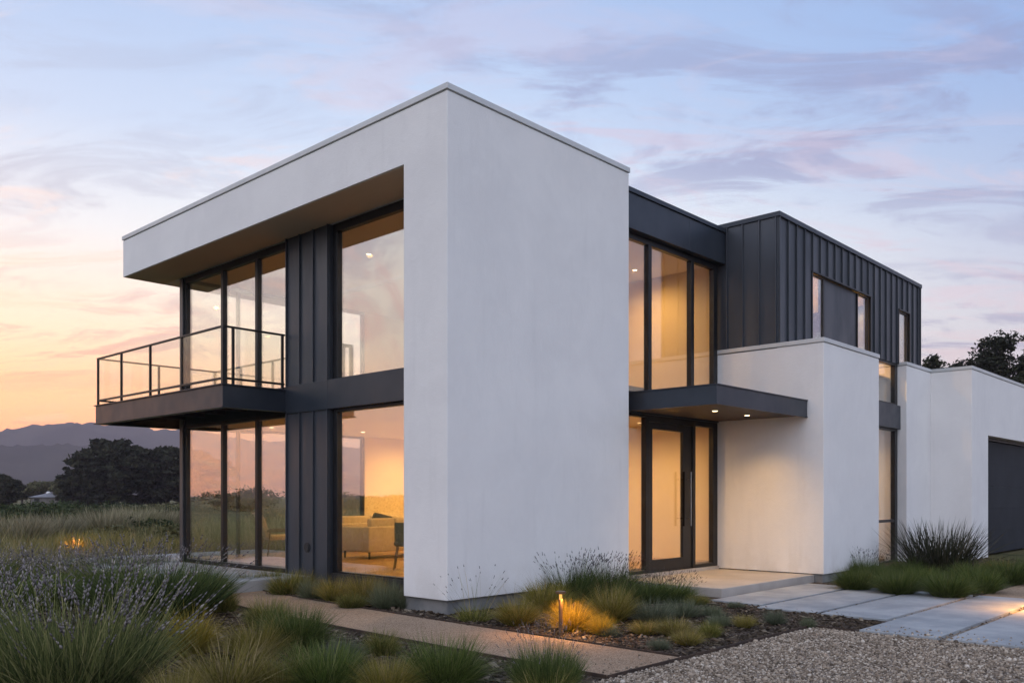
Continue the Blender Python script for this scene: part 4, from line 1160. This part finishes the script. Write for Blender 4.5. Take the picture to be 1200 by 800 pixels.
# far low house with a pale roof and a domed vent
Yh = 140.0
hx = (56 - 600) * Yh / F_PX
far_h = empty('far_house', (hx, Yh, 0), R_(8)); tag(far_h, 'low far house with grey hipped roof below the dark trees', 'house')
rm = MB(); b = 0
rm.v = [(-2.2, -2, 1.35), (2.2, -2, 1.35), (2.2, 2, 1.35), (-2.2, 2, 1.35), (-.3, 0, 1.95), (.5, 0, 1.95)]
rm.f = [(0, 1, 5, 4), (1, 2, 5), (2, 3, 4, 5), (3, 0, 4), (0, 3, 2, 1)]
rf = rm.build('roof', surf('pale grey roof', (0.16, 0.165, 0.18), (0.20, 0.205, 0.22), 2, 0.7), far_h)
MB().tube([(.1, 0, 1.9), (.1, 0, 2.07), (.1, 0, 2.17), (.1, 0, 2.25)], [.3, .34, .26, .06], 12).build('vent', surf('white vent', (.75, .75, .75), (.8, .8, .8), 1, .6), rf)
MB().box(-1.95, 1.95, -1.7, 1.7, -.1, 1.349).build('wall', surf('far wall', (0.12, 0.11, 0.10), (0.16, 0.15, 0.14), 2, 0.9), far_h)
MB().box(-1.4, -.6, -1.715, -1.702, .5, 1.15).build('window', M['frame'], far_h)

# dark shrub band in the meadow
SB = 'shrubs across the meadow'
for i, (px, Y, w, h, mat, lab) in enumerate([
    (20, 31, 2.2, 0.85, 'olive leaves', 'pale scrubby bush in the tall grass near the left edge'),
    (58, 33, 2.4, 0.8, 'hedge leaves', 'low dark scrub in the tall grass left of the path light'),
    (112, 30, 2.2, 0.9, 'olive leaves', 'pale scrubby bush in the tall grass right of the path light'),
    (140, 27, 1.8, 0.8, 'olive leaves', 'loose pale bush in the grass beyond the terrace edge'),
    (178, 29, 2.0, 0.9, 'hedge leaves', 'dark scrubby bush in the grass beyond the terrace'),
    (203, 27, 1.6, 0.85, 'olive leaves', 'pale bush in the grass right beside the corner post'),
    (24, 40, 4.6, 1.3, 'hedge leaves', 'dark green shrub in the nearer row at the left edge'),
    (58, 41, 4.2, 1.35, 'hedge leaves', 'dark green shrub in the nearer row below the far roof'),
    (92, 42, 4.2, 1.3, 'hedge leaves', 'dark green shrub in the nearer row left of the tallest conifer'),
    (124, 40, 3.6, 0.9, 'hedge leaves', 'dark green shrub in the nearer row below the tallest conifer'),
    (176, 58, 4.6, 1.2, 'hedge leaves', 'dark green shrub in the farther row beside the glass corner'),
    (205, 60, 4.6, 1.3, 'olive leaves', 'grey olive shrub in the farther row beside the glass corner'),
    (-8, 42, 4.6, 1.3, 'hedge leaves', 'dark green shrub in the nearer row cut by the left edge'),
    (10, 52, 5.2, 1.15, 'hedge leaves', 'dark green shrub at the left edge of the meadow'),
    (38, 55, 4.6, 1.35, 'hedge leaves', 'dark green shrub below the far grey roof'),
    (68, 56, 4.4, 1.4, 'hedge leaves', 'dark green shrub right of the far roof'),
    (98, 58, 4.6, 1.35, 'hedge leaves', 'dark green shrub under the low dark conifer'),
    (-25, 50, 5.0, 1.25, 'hedge leaves', 'dark green shrub cut by the left edge'),
    (128, 60, 4.0, 1.1, 'olive leaves', 'olive shrub in front of the tallest conifer'),
    (160, 52, 3.4, 1.15, 'olive leaves', 'olive green shrub on the right part of the meadow'),
    (188, 46, 3.2, 1.15, 'hedge leaves', 'green shrub near the far corner of the glazing'),
    (212, 42, 3.0, 1.1, 'olive leaves', 'olive shrub seen beside the glass corner'),
    (150, 34, 2.4, .9, 'olive leaves', 'pale olive shrub nearest in the meadow'),
    (250, 50, 4.2, 1.4, 'hedge leaves', 'green shrub behind the lower glass doors'),
    (290, 46, 4.2, 1.4, 'olive leaves', 'olive shrub behind the middle of the lower glass doors')]):
    shrub(at(px, Y), w, h, lab, SB, mat, 60 + i, 2600, 0.085)

# pines behind the garage
PB = 'pines behind the garage'
for (px, top, wpx, lab, sd, YY, base, nb, lean) in [
    (1146, 388, 120, 'tallest dark pine behind the garage, leaning right', 41, 48, .25, 40, .8),
    (1098, 414, 84, 'low dark pine at the end of the dark metal box', 42, 46, .3, 34, 0),
    (1126, 420, 90, 'low broad pine behind the garage parapet', 43, 50, .3, 34, 0),
    (1216, 396, 84, 'dark pine cut by the right edge above the garage', 44, 44, .3, 30, 0),
    (1194, 434, 90, 'low pine just above the garage roof at the right edge', 45, 52, .3, 30, 0),
    (1174, 418, 84, 'pine with open branches between the tallest one and the edge', 46, 50, .35, 26, 0)]:
    H_ = (581 - top) / F_PX * YY + EYE
    conifer(at(px, YY), H_, wpx / F_PX * YY * 0.55, lab, PB, sd, 14000, 0.12, lean=lean, base=base, nb=nb, dome=70)

# trees and shrubs outside the frame that show in the glass
MT = 'trees outside the frame mirrored in the glass'
for i, (x, y, h, w) in enumerate([(-60, 4, 2.6, 8), (-52, -6, 3.0, 8), (-66, 14, 2.2, 8), (-48, -16, 3.6, 9), (-70, 24, 2.4, 7), (-44, -25, 4.2, 9), (-80, 34, 2.8, 8), (-57, -1, 2.4, 7), (-62, 9, 2.0, 8), (-55, -11, 3.2, 8), (-72, 19, 2.2, 8), (-50, -20, 3.0, 8)]):
    shrub((x, y, -.05), w, h, 'broad bush standing in the meadow outside the left edge', MT, 'olive leaves', 80 + i, 5000, 0.15)
for i, (x, y, h, w) in enumerate([(38, 8, 8.0, 3.0), (42, 13, 6.8, 3.2), (33, 3, 6.0, 2.8), (46, 2, 8.5, 3.5), (36, 17, 5.5, 2.5), (52, 20, 7.5, 3.0)]):
    conifer((x, y, -.05), h, w, 'pine standing outside the right edge across the drive', MT, 95 + i, 6000, 0.16, base=0.3, nb=28)
# ================================================================== sky, fill lamp, camera
wd = bpy.data.worlds.new('World'); SC.world = wd; wd.use_nodes = True
k = NT(wd.node_tree); wd.node_tree.nodes.clear()
out = k.n('ShaderNodeOutputWorld'); bg = k.n('ShaderNodeBackground'); k.l(bg.outputs[0], out.inputs[0])
d = k.n('ShaderNodeTexCoord').outputs['Generated']
nrm = k.n('ShaderNodeVectorMath', operation='NORMALIZE'); k.l(d, nrm.inputs[0]); d = nrm.outputs[0]
sp = k.n('ShaderNodeSeparateXYZ'); k.l(d, sp.inputs[0]); x, y, z = sp.outputs
SUN_AZ = R_(-46)                 # where the sun went down, clockwise from the view direction
wv = k.n('ShaderNodeVectorMath', operation='DOT_PRODUCT'); k.l(d, wv.inputs[0]); wv.inputs[1].default_value = (math.sin(SUN_AZ), math.cos(SUN_AZ), 0)
warm = k.mapr(wv.outputs['Value'], 0.0, 0.92)
glow = k.mapr(wv.outputs['Value'], 0.60, 0.94)
zc = k.math('MAXIMUM', z, 0.0)
cool_r = k.ramp(zc, [(0, (0.80, 0.64, 0.60)), (0.07, (0.80, 0.66, 0.68)), (0.17, (0.62, 0.63, 0.75)), (0.30, (0.37, 0.48, 0.74)), (0.42, (0.26, 0.42, 0.76)), (0.7, (0.30, 0.44, 0.74)), (1, (0.42, 0.48, 0.68))])
peach_r = k.ramp(zc, [(0, (0.52, 0.54, 0.58)), (0.04, (0.62, 0.61, 0.64)), (0.09, (0.80, 0.71, 0.69)), (0.13, (1.08, 0.95, 0.84)), (0.18, (1.30, 1.20, 1.02)), (0.27, (1.20, 1.20, 1.12)), (0.37, (0.70, 0.80, 0.96)), (0.48, (0.48, 0.62, 0.88)), (0.7, (0.36, 0.48, 0.76)), (1, (0.42, 0.48, 0.68))])
orange_r = k.ramp(zc, [(0, (1.95, 0.68, 0.14)), (0.06, (1.82, 0.74, 0.22)), (0.12, (1.55, 0.82, 0.40)), (0.17, (1.24, 0.92, 0.66)), (0.27, (0.90, 0.90, 0.93)), (0.37, (0.58, 0.69, 0.90)), (0.48, (0.41, 0.55, 0.83)), (0.7, (0.36, 0.48, 0.76)), (1, (0.42, 0.48, 0.68))])
col = k.mix(warm, cool_r, k.mix(glow, peach_r, orange_r))
# cloud layer seen in perspective
den = k.math('ADD', zc, 0.16)
cb = k.n('ShaderNodeCombineXYZ'); k.l(k.math('DIVIDE', x, den), cb.inputs[0]); k.l(k.math('DIVIDE', y, den), cb.inputs[1])
pl = cb.outputs[0]
n1 = k.noise(k.mapping(pl, (0.8, 1.5, 1), (0, 0, R_(-18)), (1.3, 0.4, 0)), 2.3, 11, 0.66, 1.1)
n2 = k.noise(k.mapping(pl, (0.7, 2.0, 1), (0, 0, R_(-14)), (7.7, 3.1, 0)), 2.5, 11, 0.66, 1.2)
n3 = k.noise(k.mapping(pl, (0.4, 0.7, 1), (0, 0, R_(-20)), (3.1, 8.2, 0)), 0.9, 3, 0.5, 0.3)
grey = k.mix(glow, k.ramp(zc, [(0, (0.62, 0.46, 0.54)), (0.15, (0.38, 0.36, 0.54)), (0.4, (0.29, 0.32, 0.54)), (1, (0.45, 0.47, 0.62))]),
             k.ramp(zc, [(0, (1.25, 0.46, 0.16)), (0.10, (1.15, 0.50, 0.24)), (0.17, (0.84, 0.56, 0.46)), (0.3, (0.46, 0.47, 0.60)), (0.5, (0.44, 0.51, 0.68)), (1, (0.45, 0.48, 0.65))]))
pink = k.mix(glow, k.ramp(zc, [(0, (0.98, 0.70, 0.62)), (0.2, (0.80, 0.64, 0.72)), (0.45, (0.60, 0.55, 0.72)), (1, (0.5, 0.52, 0.7))]),
             k.ramp(zc, [(0, (1.7, 0.85, 0.30)), (0.10, (1.55, 0.80, 0.40)), (0.18, (1.30, 0.78, 0.55)), (0.28, (0.98, 0.82, 0.78)), (0.45, (0.68, 0.68, 0.82)), (1, (0.55, 0.56, 0.72))]))
fade = k.mapr(zc, 0.30, 0.50, 1.0, 0.55)
m1 = k.math('MULTIPLY', k.math('MULTIPLY', k.mapr(n1, 0.47, 0.62), k.mapr(n3, 0.36, 0.6, 0.25, 1.0)), fade)
m2 = k.math('MULTIPLY', k.math('MULTIPLY', k.mapr(n2, 0.49, 0.66, 0.0, 0.9), k.mapr(wv.outputs['Value'], -0.1, 0.9, 0.45, 0.9)), fade)
col = k.mix(k.math('MULTIPLY', m1, 0.92), col, grey)
col = k.mix(m2, col, pink)
# pale brightness added to the sky overhead and unseen behind, to light the walls
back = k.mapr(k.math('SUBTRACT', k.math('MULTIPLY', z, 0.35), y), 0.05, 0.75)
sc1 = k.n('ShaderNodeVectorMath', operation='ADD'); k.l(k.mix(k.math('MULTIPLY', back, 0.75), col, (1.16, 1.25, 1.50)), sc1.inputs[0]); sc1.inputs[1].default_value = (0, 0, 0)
ns = k.n('ShaderNodeTexSky', sky_type='NISHITA'); ns.sun_disc = False; ns.sun_elevation = R_(1.5); ns.sun_rotation = SUN_AZ
ns.air_density = 1.2; ns.dust_density = 2.0
sc2 = k.n('ShaderNodeVectorMath', operation='SCALE'); k.l(ns.outputs[0], sc2.inputs[0]); sc2.inputs['Scale'].default_value = 0.05
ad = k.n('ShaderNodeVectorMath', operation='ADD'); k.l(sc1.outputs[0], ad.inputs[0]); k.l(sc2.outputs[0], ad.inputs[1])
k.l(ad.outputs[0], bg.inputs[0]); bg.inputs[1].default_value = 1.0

sl = bpy.data.lights.new('rear_fill', 'SUN'); sl.energy = 0.3; sl.angle = R_(50); sl.color = (1.0, 0.78, 0.62)  # added wide fill from behind left, away from where the sun set
so = bpy.data.objects.new('rear_fill', sl); COL.objects.link(so)
SA, SE = R_(-145), R_(32)
sd = Vector((math.sin(SA) * math.cos(SE), math.cos(SA) * math.cos(SE), math.sin(SE)))
so.rotation_euler = sd.to_track_quat('Z', 'Y').to_euler()
so.location = (-20, 5, 20)

cam = bpy.data.cameras.new('camera'); cam.sensor_width = 36.0; cam.lens = F_PX / 1200 * 36
cam.shift_y = 181 / 1200; cam.clip_start = 0.05; cam.clip_end = 8000
co = bpy.data.objects.new('camera', cam); COL.objects.link(co)
co.location = (0, 0, EYE); co.rotation_euler = (R_(90), 0, 0)
SC.camera = co
SC.view_settings.view_transform = 'Standard'; SC.view_settings.look = 'None'
SC.view_settings.exposure = 0.1; SC.view_settings.gamma = 1.0; SC.view_settings.use_curve_mapping = False
cy = SC.cycles
cy.use_denoising = True
try: cy.denoiser = 'OPENIMAGEDENOISE'
except Exception: pass
cy.max_bounces = 8; cy.diffuse_bounces = 3; cy.glossy_bounces = 4; cy.transparent_max_bounces = 24; cy.volume_bounces = 0
cy.sample_clamp_indirect = 6.0; cy.caustics_reflective = False; cy.caustics_refractive = False
